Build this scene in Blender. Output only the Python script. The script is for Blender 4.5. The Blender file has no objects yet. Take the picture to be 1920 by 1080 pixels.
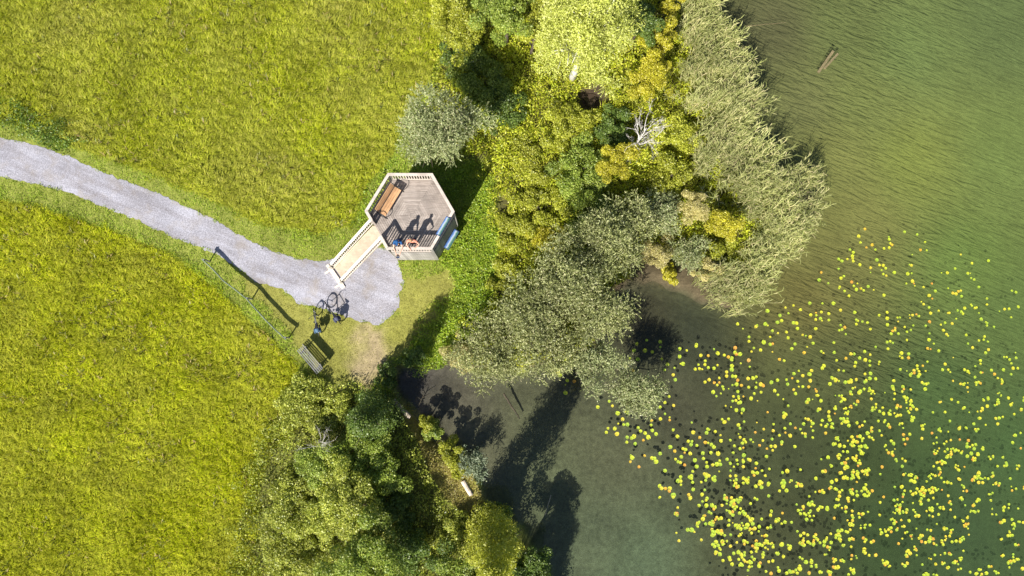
import bpy, bmesh, math, random
import numpy as np
from mathutils import Vector, Matrix, Quaternion

SC = bpy.context.scene
COL = SC.collection
PI = math.pi
rng = np.random.default_rng(11)
random.seed(5)

# ------------------------------------------------------------------ camera
H = 42.0                      # drone height above the meadow
FPX = 1260.0                  # focal length in pixels of the 1920 px wide photograph
cam_d = bpy.data.cameras.new("camera")
cam_d.sensor_width = 36.0
cam_d.lens = 36.0 * FPX / 1920.0
cam_d.clip_end = 6000.0
cam = bpy.data.objects.new("camera", cam_d)
COL.objects.link(cam)
nad = Vector((927 - 960, 540 - 660, -FPX)).normalized()      # where the plumb line meets the picture
QC = nad.rotation_difference(Vector((0, 0, -1)))
cam.location = (0, 0, H)
cam.rotation_mode = 'QUATERNION'
cam.rotation_quaternion = QC
SC.camera = cam

# ------------------------------------------------------------------ sky, sun, exposure
ELEV = math.radians(41.0)
SDIR = Vector((-0.488 * math.cos(ELEV), -0.873 * math.cos(ELEV), math.sin(ELEV))).normalized()   # towards the sun
w = bpy.data.worlds.new("World")
SC.world = w
w.use_nodes = True
wn = w.node_tree
sky = wn.nodes.new('ShaderNodeTexSky')
sky.sky_type = 'NISHITA'
sky.sun_disc = False
sky.sun_elevation = ELEV
sky.sun_rotation = math.atan2(SDIR.x, SDIR.y) % (2 * PI)
wn.links.new(sky.outputs[0], wn.nodes['Background'].inputs[0])
wn.nodes['Background'].inputs[1].default_value = 0.065
sun_d = bpy.data.lights.new("sun", 'SUN')
sun_d.energy = 5.0
sun_d.angle = math.radians(0.5)
sun_d.color = (1.0, 0.95, 0.86)
sun = bpy.data.objects.new("sun", sun_d)
COL.objects.link(sun)
sun.location = SDIR * 60
sun.rotation_euler = (-SDIR).to_track_quat('-Z', 'Y').to_euler()
SC.view_settings.view_transform = 'Standard'
SC.view_settings.look = 'None'
SC.view_settings.gamma = 1.0
SC.view_settings.exposure = 1.0
SC.cycles.max_bounces = 6
SC.cycles.diffuse_bounces = 3
SC.cycles.transmission_bounces = 4
SC.cycles.transparent_max_bounces = 8
SC.cycles.caustics_reflective = False
SC.cycles.caustics_refractive = False

# ------------------------------------------------------------------ helpers
RM = np.array(QC.to_matrix())


def at(px, py, z=0.0):
    """world point on the level z seen at picture point px, py (1920 x 1080)"""
    px = np.asarray(px, float); py = np.asarray(py, float)
    d = np.stack([px - 960, 540 - py, np.full(px.shape, -FPX)], -1) @ RM.T
    t = (z - H) / d[..., 2]
    P = d * t[..., None]
    P[..., 2] += H
    return P


def V3(px, py, z=0.0):
    return Vector(at(px, py, z).tolist())


def poly(pts, z=0.0):
    a = np.array(pts, float)
    return at(a[:, 0], a[:, 1], z)[:, :2]


def inside(P, poly_):
    x, y = P[:, 0], P[:, 1]
    r = np.zeros(len(P), bool)
    n = len(poly_)
    for i in range(n):
        x0, y0 = poly_[i]; x1, y1 = poly_[(i + 1) % n]
        if y0 == y1:
            continue
        c = ((y0 > y) != (y1 > y)) & (x < (x1 - x0) * (y - y0) / (y1 - y0) + x0)
        r ^= c
    return r


def dist(P, line, closed=False):
    d = np.full(len(P), 1e9)
    n = len(line)
    for i in range(n if closed else n - 1):
        a = line[i]; b = line[(i + 1) % n]
        ab = b - a
        t = np.clip(((P - a) @ ab) / (ab @ ab + 1e-12), 0, 1)
        q = a + t[:, None] * ab
        d = np.minimum(d, np.hypot(P[:, 0] - q[:, 0], P[:, 1] - q[:, 1]))
    return d


def sdist(P, pl):
    d = dist(P, pl, True)
    return np.where(inside(P, pl), d, -d)


def sm(x, a, b):
    t = np.clip((x - a) / (b - a), 0, 1)
    return t * t * (3 - 2 * t)


_lat = {}


def vn(P, scale, seed=0):
    """smooth value noise 0..1"""
    if seed not in _lat:
        _lat[seed] = np.random.default_rng(1000 + seed).random((256, 256))
    L = _lat[seed]
    x = P[:, 0] / scale + 500.3; y = P[:, 1] / scale + 500.7
    xi = np.floor(x).astype(int); yi = np.floor(y).astype(int)
    fx = x - xi; fy = y - yi
    fx = fx * fx * (3 - 2 * fx); fy = fy * fy * (3 - 2 * fy)
    g = lambda i, j: L[(xi + i) % 256, (yi + j) % 256]
    return (g(0, 0) * (1 - fx) + g(1, 0) * fx) * (1 - fy) + (g(0, 1) * (1 - fx) + g(1, 1) * fx) * fy


def np_mesh(name, V, faces, smooth=False):
    """faces: list of (M,k) index arrays"""
    me = bpy.data.meshes.new(name)
    V = np.ascontiguousarray(V, np.float32)
    me.vertices.add(len(V)); me.vertices.foreach_set('co', V.ravel())
    loops = np.concatenate([f.ravel() for f in faces]).astype(np.int32)
    tot = np.concatenate([np.full(len(f), f.shape[1]) for f in faces]).astype(np.int32)
    st = np.concatenate([[0], np.cumsum(tot)[:-1]]).astype(np.int32)
    me.loops.add(len(loops)); me.loops.foreach_set('vertex_index', loops)
    me.polygons.add(len(tot)); me.polygons.foreach_set('loop_start', st)
    me.polygons.foreach_set('loop_total', tot)
    if smooth:
        me.polygons.foreach_set('use_smooth', np.ones(len(tot), bool))
    me.update(calc_edges=True)
    return me


def link(name, me, mat=None, parent=None):
    o = bpy.data.objects.new(name, me)
    if mat is not None and me is not None:
        me.materials.append(mat)
    COL.objects.link(o)
    if parent is not None:
        o.parent = parent
    return o


def tag(o, label=None, cat=None, group=None, kind=None):
    if label: o['label'] = label
    if cat: o['category'] = cat
    if group: o['group'] = group
    if kind: o['kind'] = kind
    return o


def thing(name, loc, rz, label, cat, group=None):
    o = bpy.data.objects.new(name, None)
    o.empty_display_size = 0.2
    COL.objects.link(o)
    o.location = loc
    o.rotation_euler = (0, 0, rz)
    return tag(o, label, cat, group)


class MB:
    """collects boxes, tubes and prisms for ONE mesh"""
    def __init__(self):
        self.v = []; self.f = []

    def add(self, vs, fs):
        n = len(self.v)
        self.v += [tuple(p) for p in vs]
        self.f += [tuple(i + n for i in f) for f in fs]

    def box(self, c, s, rz=0.0, M=None):
        c = Vector(c); hx, hy, hz = s[0] / 2, s[1] / 2, s[2] / 2
        R = M if M is not None else Matrix.Rotation(rz, 3, 'Z')
        vs = [c + R @ Vector((x * hx, y * hy, z * hz)) for z in (-1, 1) for x, y in ((-1, -1), (1, -1), (1, 1), (-1, 1))]
        self.add(vs, [(3, 2, 1, 0), (4, 5, 6, 7), (0, 1, 5, 4), (1, 2, 6, 5), (2, 3, 7, 6), (3, 0, 4, 7)])

    def beam(self, a, b, wd, ht, up=(0, 0, 1)):
        a = Vector(a); b = Vector(b)
        x = (b - a); L = x.length; x.normalize()
        y = Vector(up).cross(x)
        if y.length < 1e-4: y = Vector((1, 0, 0)).cross(x)
        y.normalize(); z = x.cross(y)
        self.box((a + b) / 2, (L, wd, ht), M=Matrix((x, y, z)).transposed())

    def tube(self, pts, radii, n=8, closed=False):
        pts = [Vector(p) for p in pts]
        if not hasattr(radii, '__len__'): radii = [radii] * len(pts)
        m = len(pts); base = len(self.v)
        ref = Vector((0.3, 0.2, 1)).normalized()
        for i, p in enumerate(pts):
            if closed: t = pts[(i + 1) % m] - pts[i - 1]
            else: t = pts[min(i + 1, m - 1)] - pts[max(i - 1, 0)]
            t.normalize()
            u = t.cross(ref)
            if u.length < 1e-3: u = t.cross(Vector((1, 0, 0)))
            u.normalize(); vv = t.cross(u)
            for k in range(n):
                a = 2 * PI * k / n
                self.v.append(tuple(p + (u * math.cos(a) + vv * math.sin(a)) * radii[i]))
        for i in range(m if closed else m - 1):
            j = (i + 1) % m
            for k in range(n):
                k2 = (k + 1) % n
                self.f.append((base + i * n + k, base + i * n + k2, base + j * n + k2, base + j * n + k))
        if not closed:
            self.f.append(tuple(base + k for k in range(n))[::-1])
            self.f.append(tuple(base + (m - 1) * n + k for k in range(n)))

    def prism(self, outline, z0, z1):
        n = len(outline)
        vs = [(x, y, z0) for x, y in outline] + [(x, y, z1) for x, y in outline]
        fs = [tuple(range(n))[::-1], tuple(range(n, 2 * n))] + [(i, (i + 1) % n, n + (i + 1) % n, n + i) for i in range(n)]
        self.add(vs, fs)

    def ball(self, c, r, seg=12, ring=8, M=None):
        c = Vector(c); r = (r, r, r) if not hasattr(r, '__len__') else r
        vs = []
        R = M if M is not None else Matrix.Identity(3)
        for i in range(ring + 1):
            th = PI * i / ring
            for k in range(seg):
                a = 2 * PI * k / seg
                vs.append(c + R @ Vector((r[0] * math.sin(th) * math.cos(a), r[1] * math.sin(th) * math.sin(a), r[2] * math.cos(th))))
        fs = [(i * seg + k, (i + 1) * seg + k, (i + 1) * seg + (k + 1) % seg, i * seg + (k + 1) % seg) for i in range(ring) for k in range(seg)]
        self.add(vs, fs)

    def build(self, name, mat, parent=None, smooth=False, bevel=0.0):
        me = bpy.data.meshes.new(name)
        me.from_pydata(self.v, [], self.f)
        bm = bmesh.new(); bm.from_mesh(me)
        bmesh.ops.recalc_face_normals(bm, faces=bm.faces)
        bm.to_mesh(me); bm.free()
        if smooth:
            for p in me.polygons: p.use_smooth = True
        o = link(name, me, mat, parent)
        if bevel:
            b = o.modifiers.new('bevel', 'BEVEL'); b.width = bevel; b.segments = 2; b.limit_method = 'ANGLE'
        return o


# ------------------------------------------------------------------ materials
class N:
    def __init__(self, name):
        self.m = bpy.data.materials.new(name); self.m.use_nodes = True
        self.t = self.m.node_tree; self.t.nodes.clear()
        self.out = self.n('ShaderNodeOutputMaterial')

    def n(self, typ, **kw):
        nd = self.t.nodes.new(typ)
        for k, v in kw.items():
            if k.startswith('i_'): nd.inputs[k[2:]].default_value = v
            else: setattr(nd, k, v)
        return nd

    def l(self, a, b): self.t.links.new(a, b)

    def noise(self, scale, detail=3, rough=0.55, vec=None, dist=0.0):
        nd = self.n('ShaderNodeTexNoise')
        nd.inputs['Scale'].default_value = scale; nd.inputs['Detail'].default_value = detail
        nd.inputs['Roughness'].default_value = rough; nd.inputs['Distortion'].default_value = dist
        if vec is not None: self.l(vec, nd.inputs['Vector'])
        return nd

    def pos(self): return self.n('ShaderNodeNewGeometry').outputs['Position']

    def ramp(self, fac, stops, interp='LINEAR'):
        r = self.n('ShaderNodeValToRGB'); cr = r.color_ramp; cr.interpolation = interp
        while len(cr.elements) < len(stops): cr.elements.new(0.5)
        for e, (p, c) in zip(cr.elements, stops):
            e.position = p; e.color = (c[0], c[1], c[2], 1) if hasattr(c, '__len__') else (c, c, c, 1)
        self.l(fac, r.inputs[0]); return r.outputs[0]

    def mix(self, fac, a, b, typ='MIX'):
        m = self.n('ShaderNodeMix', data_type='RGBA', blend_type=typ)
        for s, v in ((m.inputs[0], fac), (m.inputs[6], a), (m.inputs[7], b)):
            if isinstance(v, bpy.types.NodeSocket): self.l(v, s)
            elif hasattr(v, '__len__'): s.default_value = (v[0], v[1], v[2], 1)
            else: s.default_value = v if s == m.inputs[0] else (v, v, v, 1)
        return m.outputs[2]

    def math(self, op, a, b=0.0):
        m = self.n('ShaderNodeMath', operation=op)
        for s, v in ((m.inputs[0], a), (m.inputs[1], b)):
            if isinstance(v, bpy.types.NodeSocket): self.l(v, s)
            else: s.default_value = v
        return m.outputs[0]

    def bsdf(self, col, rough=0.8, spec=0.3, metal=0.0, bump=None, bstr=0.3, bdist=0.02):
        p = self.n('ShaderNodeBsdfPrincipled')
        if isinstance(col, bpy.types.NodeSocket): self.l(col, p.inputs['Base Color'])
        else: p.inputs['Base Color'].default_value = (*col, 1)
        if isinstance(rough, bpy.types.NodeSocket): self.l(rough, p.inputs['Roughness'])
        else: p.inputs['Roughness'].default_value = rough
        p.inputs['Specular IOR Level'].default_value = spec
        p.inputs['Metallic'].default_value = metal
        if bump is not None:
            b = self.n('ShaderNodeBump'); b.inputs['Strength'].default_value = bstr; b.inputs['Distance'].default_value = bdist
            self.l(bump, b.inputs['Height']); self.l(b.outputs[0], p.inputs['Normal'])
        self.l(p.outputs[0], self.out.inputs[0]); return p


def m_leaf(name, stops, trans=0.35, patch=(0.75, 1.2), pscale=0.5, gloss=0.03, straw=0.0):
    """leaves: every leaf its own tint, slow drift over the plant, light shining through"""
    a = N(name)
    g = a.n('ShaderNodeNewGeometry')
    c = a.ramp(g.outputs['Random Per Island'], stops)
    nz = a.noise(pscale, 2, 0.5, g.outputs['Position'])
    k = a.ramp(nz.outputs[0], [(0.3, patch[0]), (0.7, patch[1])])
    c = a.mix(1.0, c, k, 'MULTIPLY')
    if straw:
        n2 = a.noise(0.16, 4, 0.6, g.outputs['Position'])
        c = a.mix(a.ramp(n2.outputs[0], [(0.42, 0.0), (0.68, straw)]), c, (0.50, 0.48, 0.12))
    d = a.n('ShaderNodeBsdfDiffuse'); a.l(c, d.inputs[0])
    t = a.n('ShaderNodeBsdfTranslucent')
    ct = a.mix(1.0, c, (1.1, 1.05, 0.55), 'MULTIPLY'); a.l(ct, t.inputs[0])
    mx = a.n('ShaderNodeMixShader'); mx.inputs[0].default_value = trans
    a.l(d.outputs[0], mx.inputs[1]); a.l(t.outputs[0], mx.inputs[2])
    gl = a.n('ShaderNodeBsdfGlossy'); gl.inputs['Roughness'].default_value = 0.45
    mg = a.n('ShaderNodeMixShader'); mg.inputs[0].default_value = gloss
    a.l(mx.outputs[0], mg.inputs[1]); a.l(gl.outputs[0], mg.inputs[2])
    a.l(mg.outputs[0], a.out.inputs[0])
    return a.m


def m_wood(name, stops, rough=0.8, grain=(1, 14, 14), island=0.25):
    a = N(name)
    tc = a.n('ShaderNodeTexCoord')
    mp = a.n('ShaderNodeMapping'); mp.inputs['Scale'].default_value = grain; a.l(tc.outputs['Object'], mp.inputs[0])
    nz = a.noise(2.2, 4, 0.6, mp.outputs[0])
    c = a.ramp(nz.outputs[0], stops)
    g = a.n('ShaderNodeNewGeometry')
    k = a.ramp(g.outputs['Random Per Island'], [(0, 1 - island), (1, 1 + island)])
    c = a.mix(1.0, c, k, 'MULTIPLY')
    st = a.noise(1.6, 3, 0.6, tc.outputs['Object'])
    s2 = a.ramp(st.outputs[0], [(0.35, 0.8), (0.6, 1.05)])
    c = a.mix(1.0, c, s2, 'MULTIPLY')
    a.bsdf(c, rough, 0.25, bump=nz.outputs[0], bstr=0.3, bdist=0.01)
    return a.m


def m_plain(name, col, rough=0.6, spec=0.3, metal=0.0, var=0.15, scale=6.0):
    a = N(name)
    tc = a.n('ShaderNodeTexCoord')
    nz = a.noise(scale, 3, 0.6, tc.outputs['Object'])
    c = a.mix(1.0, col, a.ramp(nz.outputs[0], [(0.3, 1 - var), (0.7, 1 + var)]), 'MULTIPLY')
    a.bsdf(c, rough, spec, metal)
    return a.m


# ------------------------------------------------------------------ outlines of the place (picture points)
SHORE = poly([(1350, -400), (1350, 0), (1345, 60), (1392, 110), (1400, 190), (1402, 240), (1385, 285), (1440, 310), (1515, 350),
              (1528, 400), (1508, 440), (1465, 470), (1430, 540), (1375, 575), (1320, 565), (1285, 540), (1230, 524), (1180, 530),
              (1150, 548), (1130, 600), (1115, 655), (1080, 680), (1030, 684), (960, 700), (880, 690), (840, 682), (800, 682),
              (748, 690), (730, 712), (748, 745), (790, 805), (830, 848), (880, 868), (900, 905), (915, 940), (950, 970), (985, 1008),
              (1015, 1060), (1060, 1130), (1100, 1400), (1100, 6000), (-9000, 6000), (-9000, -9000), (1350, -9000)])
PATH_N = [(-160, 228), (-60, 243), (0, 258), (60, 270), (130, 294), (200, 325), (270, 352), (330, 378), (400, 410), (460, 446), (510, 470),
          (560, 486), (600, 490), (640, 482), (700, 462), (735, 470), (745, 488), (756, 526), (749, 553), (747, 577), (735, 592), (708, 610),
          (692, 607), (669, 602), (653, 594), (625, 585), (600, 578), (586, 572), (557, 569), (546, 555), (529, 541), (505, 536),
          (480, 531), (459, 511), (430, 492), (402, 474), (373, 462), (330, 448), (290, 430), (250, 410), (200, 390), (150, 370),
          (100, 352), (50, 342), (0, 332), (-60, 318), (-160, 300)]
PATH = poly(PATH_N)
MEADOW_S = poly([(-2000, 200), (-200, 340), (0, 372), (100, 395), (200, 427), (280, 458), (340, 487), (400, 535), (460, 590), (510, 632), (560, 690),
                 (590, 740), (560, 800), (515, 850), (490, 940), (480, 1080), (470, 1200), (470, 3000), (-2000, 3000)])
MEADOW_N = poly([(-2000, 0), (-160, 160), (0, 225), (100, 262), (200, 300), (300, 336), (400, 380), (500, 425), (600, 440), (660, 420), (690, 350), (740, 290), (760, 230), (800, 170), (825, 100), (830, 0), (830, -400), (-2000, -400)])
TRAMPLED = poly([(470, 500), (540, 548), (590, 580), (650, 600), (700, 615), (760, 560), (760, 520), (800, 520), (850, 500), (850, 560), (770, 660), (725, 690), (690, 740), (650, 720), (600, 700), (560, 640), (500, 570), (440, 520)])
BARE = poly([(690, 610), (720, 615), (725, 650), (735, 690), (720, 715), (690, 720), (655, 690), (665, 650)])
THICKET = poly([(830, -300), (830, 100), (800, 200), (790, 300), (900, 300), (935, 340), (930, 440), (945, 510), (920, 570), (860, 640), (830, 690), (1000, 690), (1130, 650), (1150, 545), (1300, 560),
                (1420, 545), (1510, 440), (1515, 350), (1380, 285), (1400, 150), (1340, 50), (1340, -300)])
LOWWOOD = poly([(590, 720), (640, 715), (700, 735), (745, 745), (790, 805), (835, 850), (880, 866), (900, 905), (915, 945), (985, 1010), (1060, 1130), (1080, 1300), (430, 1300), (440, 1000), (480, 830)])
STRIP = poly([(765, 760), (800, 800), (835, 850), (880, 890), (905, 945), (890, 965), (840, 930), (810, 880), (785, 820), (755, 775)])
MUD = at(1108, 186, 0)[:2]
TOWER_C = at(768, 396, 4.45)[:2]
TOWER_R = 2.52


def ground_z(P):
    n = (vn(P, 1.3, 1) - 0.5) * 0.9 + (vn(P, 0.45, 2) - 0.5) * 0.3
    s = sdist(P, SHORE) + n * 0.7
    k = sm(s, -0.9, 0.55)
    flat = sm(dist(P, PATH, True), 0.5, 4.0) * (~inside(P, PATH)) * sm(np.hypot(P[:, 0] - TOWER_C[0], P[:, 1] - TOWER_C[1]), 3.5, 6)
    z = (vn(P, 4.0, 3) - 0.5) * 0.25 * flat
    mud = 1 - sm(np.hypot(P[:, 0] - MUD[0], P[:, 1] - MUD[1]) + (vn(P, 0.6, 4) - 0.5) * 0.5, 0.5, 1.1)
    bed = -0.95 - 0.35 * sm(-s, 3, 18) + (vn(P, 2.2, 5) - 0.5) * 0.1
    return bed * (1 - k) + z * k - 0.3 * mud


# ------------------------------------------------------------------ ground: one sheet, lake bed included
def axis(a, b, step):
    core = np.arange(a, b + step, step)
    out = [step * 1.5]
    while sum(out) < 2500: out.append(out[-1] * 1.5)
    o = np.cumsum(out)
    return np.concatenate([core[0] - o[::-1], core, core[-1] + o])


GX = axis(-44, 44, 0.22); GY = axis(-22, 34, 0.22)
xx, yy = np.meshgrid(GX, GY)
GP = np.stack([xx.ravel(), yy.ravel()], -1)
GZ = ground_z(GP)
nx, ny = len(GX), len(GY)
ii = (np.arange(ny - 1)[:, None] * nx + np.arange(nx - 1)[None, :]).ravel()
gme = np_mesh("ground", np.column_stack([GP, GZ]), [np.column_stack([ii, ii + 1, ii + nx + 1, ii + nx])], True)

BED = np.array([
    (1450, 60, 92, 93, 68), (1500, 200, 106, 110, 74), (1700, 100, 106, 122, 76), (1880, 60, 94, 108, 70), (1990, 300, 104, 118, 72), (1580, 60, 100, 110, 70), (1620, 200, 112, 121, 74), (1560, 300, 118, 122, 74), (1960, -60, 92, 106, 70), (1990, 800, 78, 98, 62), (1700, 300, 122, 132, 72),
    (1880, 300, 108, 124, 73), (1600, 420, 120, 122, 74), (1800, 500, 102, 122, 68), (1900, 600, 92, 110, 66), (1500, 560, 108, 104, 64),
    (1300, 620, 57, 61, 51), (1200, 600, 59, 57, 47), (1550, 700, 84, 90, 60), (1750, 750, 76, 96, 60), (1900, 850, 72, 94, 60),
    (1500, 850, 68, 74, 54), (1620, 860, 64, 76, 50), (1480, 980, 68, 72, 52), (1660, 1010, 60, 76, 50), (1720, 900, 66, 84, 54), (1800, 1000, 66, 84, 58), (1400, 1000, 74, 76, 58), (1150, 850, 82, 84, 68), (1100, 1000, 80, 88, 72),  # lily zone samples darkened: pad shadows put into the bed colour
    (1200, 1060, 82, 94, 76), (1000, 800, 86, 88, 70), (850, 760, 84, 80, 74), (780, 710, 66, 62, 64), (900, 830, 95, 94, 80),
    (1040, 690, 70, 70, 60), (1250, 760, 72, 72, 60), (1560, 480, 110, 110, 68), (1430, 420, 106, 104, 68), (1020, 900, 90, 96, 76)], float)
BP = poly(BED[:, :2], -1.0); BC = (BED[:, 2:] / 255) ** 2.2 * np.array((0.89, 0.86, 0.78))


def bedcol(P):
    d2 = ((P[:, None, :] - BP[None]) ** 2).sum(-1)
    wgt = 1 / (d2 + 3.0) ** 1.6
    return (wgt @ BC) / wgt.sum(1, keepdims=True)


s_g = sdist(GP, SHORE) + (vn(GP, 1.0, 1) - 0.5) * 0.6
C = np.empty((len(GP), 3)); C[:] = (0.20, 0.22, 0.045)
mN = inside(GP, MEADOW_N)[:, None]; mS = inside(GP, MEADOW_S)[:, None]
C = np.where(mN, (0.19, 0.21, 0.02), C); C = np.where(mS, (0.20, 0.21, 0.014), C)
jit = GP + (np.stack([vn(GP, 0.7, 6), vn(GP, 0.7, 7)], -1) - 0.5) * 1.0
tr = sm(sdist(jit, TRAMPLED), -0.6, 0.5)[:, None]
C = C * (1 - tr) + np.array((0.22, 0.215, 0.05)) * tr
ba = sm(sdist(jit, BARE), -0.7, 0.7)[:, None] * 0.8
C = C * (1 - ba) + np.array((0.30, 0.23, 0.15)) * ba
stp = sm(sdist(jit, STRIP), -0.5, 0.3)[:, None]
C = C * (1 - stp) + np.array((0.32, 0.25, 0.11)) * stp
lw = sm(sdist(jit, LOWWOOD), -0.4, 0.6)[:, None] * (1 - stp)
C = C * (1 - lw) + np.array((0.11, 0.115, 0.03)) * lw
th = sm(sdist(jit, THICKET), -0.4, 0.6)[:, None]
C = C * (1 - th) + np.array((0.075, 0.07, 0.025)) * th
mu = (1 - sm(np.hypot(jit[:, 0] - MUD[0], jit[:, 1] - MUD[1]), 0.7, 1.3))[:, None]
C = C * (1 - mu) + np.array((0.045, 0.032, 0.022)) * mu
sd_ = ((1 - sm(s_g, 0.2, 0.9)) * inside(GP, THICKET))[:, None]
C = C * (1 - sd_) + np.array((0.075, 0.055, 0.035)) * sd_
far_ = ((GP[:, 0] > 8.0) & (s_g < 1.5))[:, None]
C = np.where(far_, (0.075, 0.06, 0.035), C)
wet = 1 - sm(s_g, -0.3, 0.25)[:, None]
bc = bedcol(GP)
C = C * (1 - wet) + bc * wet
ca = gme.color_attributes.new("soil_shade", 'FLOAT_COLOR', 'POINT')
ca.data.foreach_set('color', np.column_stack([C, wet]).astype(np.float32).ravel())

a = N("ground_soil_shade")
at_ = a.n('ShaderNodeAttribute', attribute_name="soil_shade")
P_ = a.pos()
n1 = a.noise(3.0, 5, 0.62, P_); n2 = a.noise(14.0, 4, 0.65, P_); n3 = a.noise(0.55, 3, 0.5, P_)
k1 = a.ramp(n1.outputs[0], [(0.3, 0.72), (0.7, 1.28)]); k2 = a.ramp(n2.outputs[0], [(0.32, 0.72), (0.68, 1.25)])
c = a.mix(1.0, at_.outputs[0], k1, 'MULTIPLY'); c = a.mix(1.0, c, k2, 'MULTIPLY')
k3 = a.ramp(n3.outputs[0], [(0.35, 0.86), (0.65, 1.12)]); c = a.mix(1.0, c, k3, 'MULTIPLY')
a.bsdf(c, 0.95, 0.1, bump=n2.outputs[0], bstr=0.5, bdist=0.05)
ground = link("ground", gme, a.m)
tag(ground, kind='structure')

# ------------------------------------------------------------------ lake
WZ = -0.42
WX = axis(-10, 44, 0.5); WY = axis(-22, 34, 0.5)
xx, yy = np.meshgrid(WX, WY); WP = np.stack([xx.ravel(), yy.ravel()], -1)
nx, ny = len(WX), len(WY); ii = (np.arange(ny - 1)[:, None] * nx + np.arange(nx - 1)[None, :]).ravel()
wme = np_mesh("lake_water", np.column_stack([WP, np.full(len(WP), WZ)]), [np.column_stack([ii, ii + 1, ii + nx + 1, ii + nx])], True)
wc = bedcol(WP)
rip = sm(0.37 * WP[:, 0] + 0.93 * WP[:, 1] + (vn(WP, 5, 8) - 0.5) * 5, 3.0, 11.0) * (0.45 + 0.75 * vn(WP, 6.5, 9)) * (1 - 0.55 * sm(WP[:, 0], 23, 34))
turb = 0.05 + 0.36 * sm(WP[:, 0] + 0.4 * WP[:, 1], 5, 22)
ca = wme.color_attributes.new("murk_shade", 'FLOAT_COLOR', 'POINT')
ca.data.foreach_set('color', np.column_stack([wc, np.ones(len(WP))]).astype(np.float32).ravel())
ca = wme.color_attributes.new("calm", 'FLOAT_COLOR', 'POINT')
ca.data.foreach_set('color', np.column_stack([rip, turb, rip, np.ones(len(WP))]).astype(np.float32).ravel())
a = N("lake_water")
P_ = a.pos()
mk = a.n('ShaderNodeAttribute', attribute_name="murk_shade"); cl = a.n('ShaderNodeAttribute', attribute_name="calm")
sp = a.n('ShaderNodeSeparateColor'); a.l(cl.outputs[0], sp.inputs[0])
mp = a.n('ShaderNodeMapping'); mp.inputs['Rotation'].default_value = (0, 0, math.radians(22)); a.l(P_, mp.inputs[0])
mp2 = a.n('ShaderNodeMapping'); mp2.inputs['Scale'].default_value = (0.7, 3.3, 1); a.l(mp.outputs[0], mp2.inputs[0])
wv = a.noise(1.05, 2.5, 0.5, mp2.outputs[0], 0.9)
mp3 = a.n('ShaderNodeMapping'); mp3.inputs['Rotation'].default_value = (0, 0, math.radians(-14)); mp3.inputs['Scale'].default_value = (0.6, 2.0, 1); a.l(mp.outputs[0], mp3.inputs[0])
wv2 = a.noise(1.7, 2, 0.5, mp3.outputs[0], 0.4)
hsum = a.math('ADD', a.math('MULTIPLY', wv.outputs[0], 1.0), a.math('MULTIPLY', wv2.outputs[0], 0.35))
hh = a.math('MULTIPLY', hsum, sp.outputs[0])
fine = a.noise(5.0, 3, 0.6, P_)
hh = a.math('ADD', hh, a.math('MULTIPLY', fine.outputs[0], 0.03))
bmp = a.n('ShaderNodeBump'); bmp.inputs['Strength'].default_value = 1.0; bmp.inputs['Distance'].default_value = 0.34; a.l(hh, bmp.inputs['Height'])
df = a.n('ShaderNodeBsdfDiffuse'); a.l(mk.outputs[0], df.inputs[0]); a.l(bmp.outputs[0], df.inputs['Normal'])
tp = a.n('ShaderNodeBsdfTransparent'); tp.inputs[0].default_value = (0.93, 0.96, 0.92, 1)
m1 = a.n('ShaderNodeMixShader'); a.l(sp.outputs[1], m1.inputs[0]); a.l(tp.outputs[0], m1.inputs[1]); a.l(df.outputs[0], m1.inputs[2])
gb = a.n('ShaderNodeBump'); gb.inputs['Strength'].default_value = 0.35; gb.inputs['Distance'].default_value = 0.05; a.l(hh, gb.inputs['Height'])
gl = a.n('ShaderNodeBsdfGlossy'); gl.inputs['Roughness'].default_value = 0.06; a.l(gb.outputs[0], gl.inputs['Normal'])
lw = a.n('ShaderNodeLayerWeight'); lw.inputs['Blend'].default_value = 0.5; a.l(gb.outputs[0], lw.inputs['Normal'])
frs = a.math('ADD', a.math('MULTIPLY', a.math('POWER', lw.outputs['Facing'], 5.0), 0.98), 0.02)
m2 = a.n('ShaderNodeMixShader'); a.l(frs, m2.inputs[0]); a.l(m1.outputs[0], m2.inputs[1]); a.l(gl.outputs[0], m2.inputs[2])
a.l(m2.outputs[0], a.out.inputs[0])
lake = link("lake_water", wme, a.m)
tag(lake, kind='structure')
# the little dark pool in the thicket
o_ = [(MUD[0] + (0.42 + 0.12 * math.sin(3 * t) + 0.05 * math.sin(7 * t)) * math.cos(t), MUD[1] + (0.5 + 0.1 * math.cos(2 * t)) * math.sin(t)) for t in np.linspace(0, 2 * PI, 28, endpoint=False)]
b = MB(); b.add([(x, y, float(ground_z(np.array([MUD]))[0]) + 0.09) for x, y in o_], [tuple(range(28))])
a = N("pool_water"); a.bsdf((0.05, 0.035, 0.025), 0.12, 0.5)
tag(b.build("pool_water", a.m), kind='structure')

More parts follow.
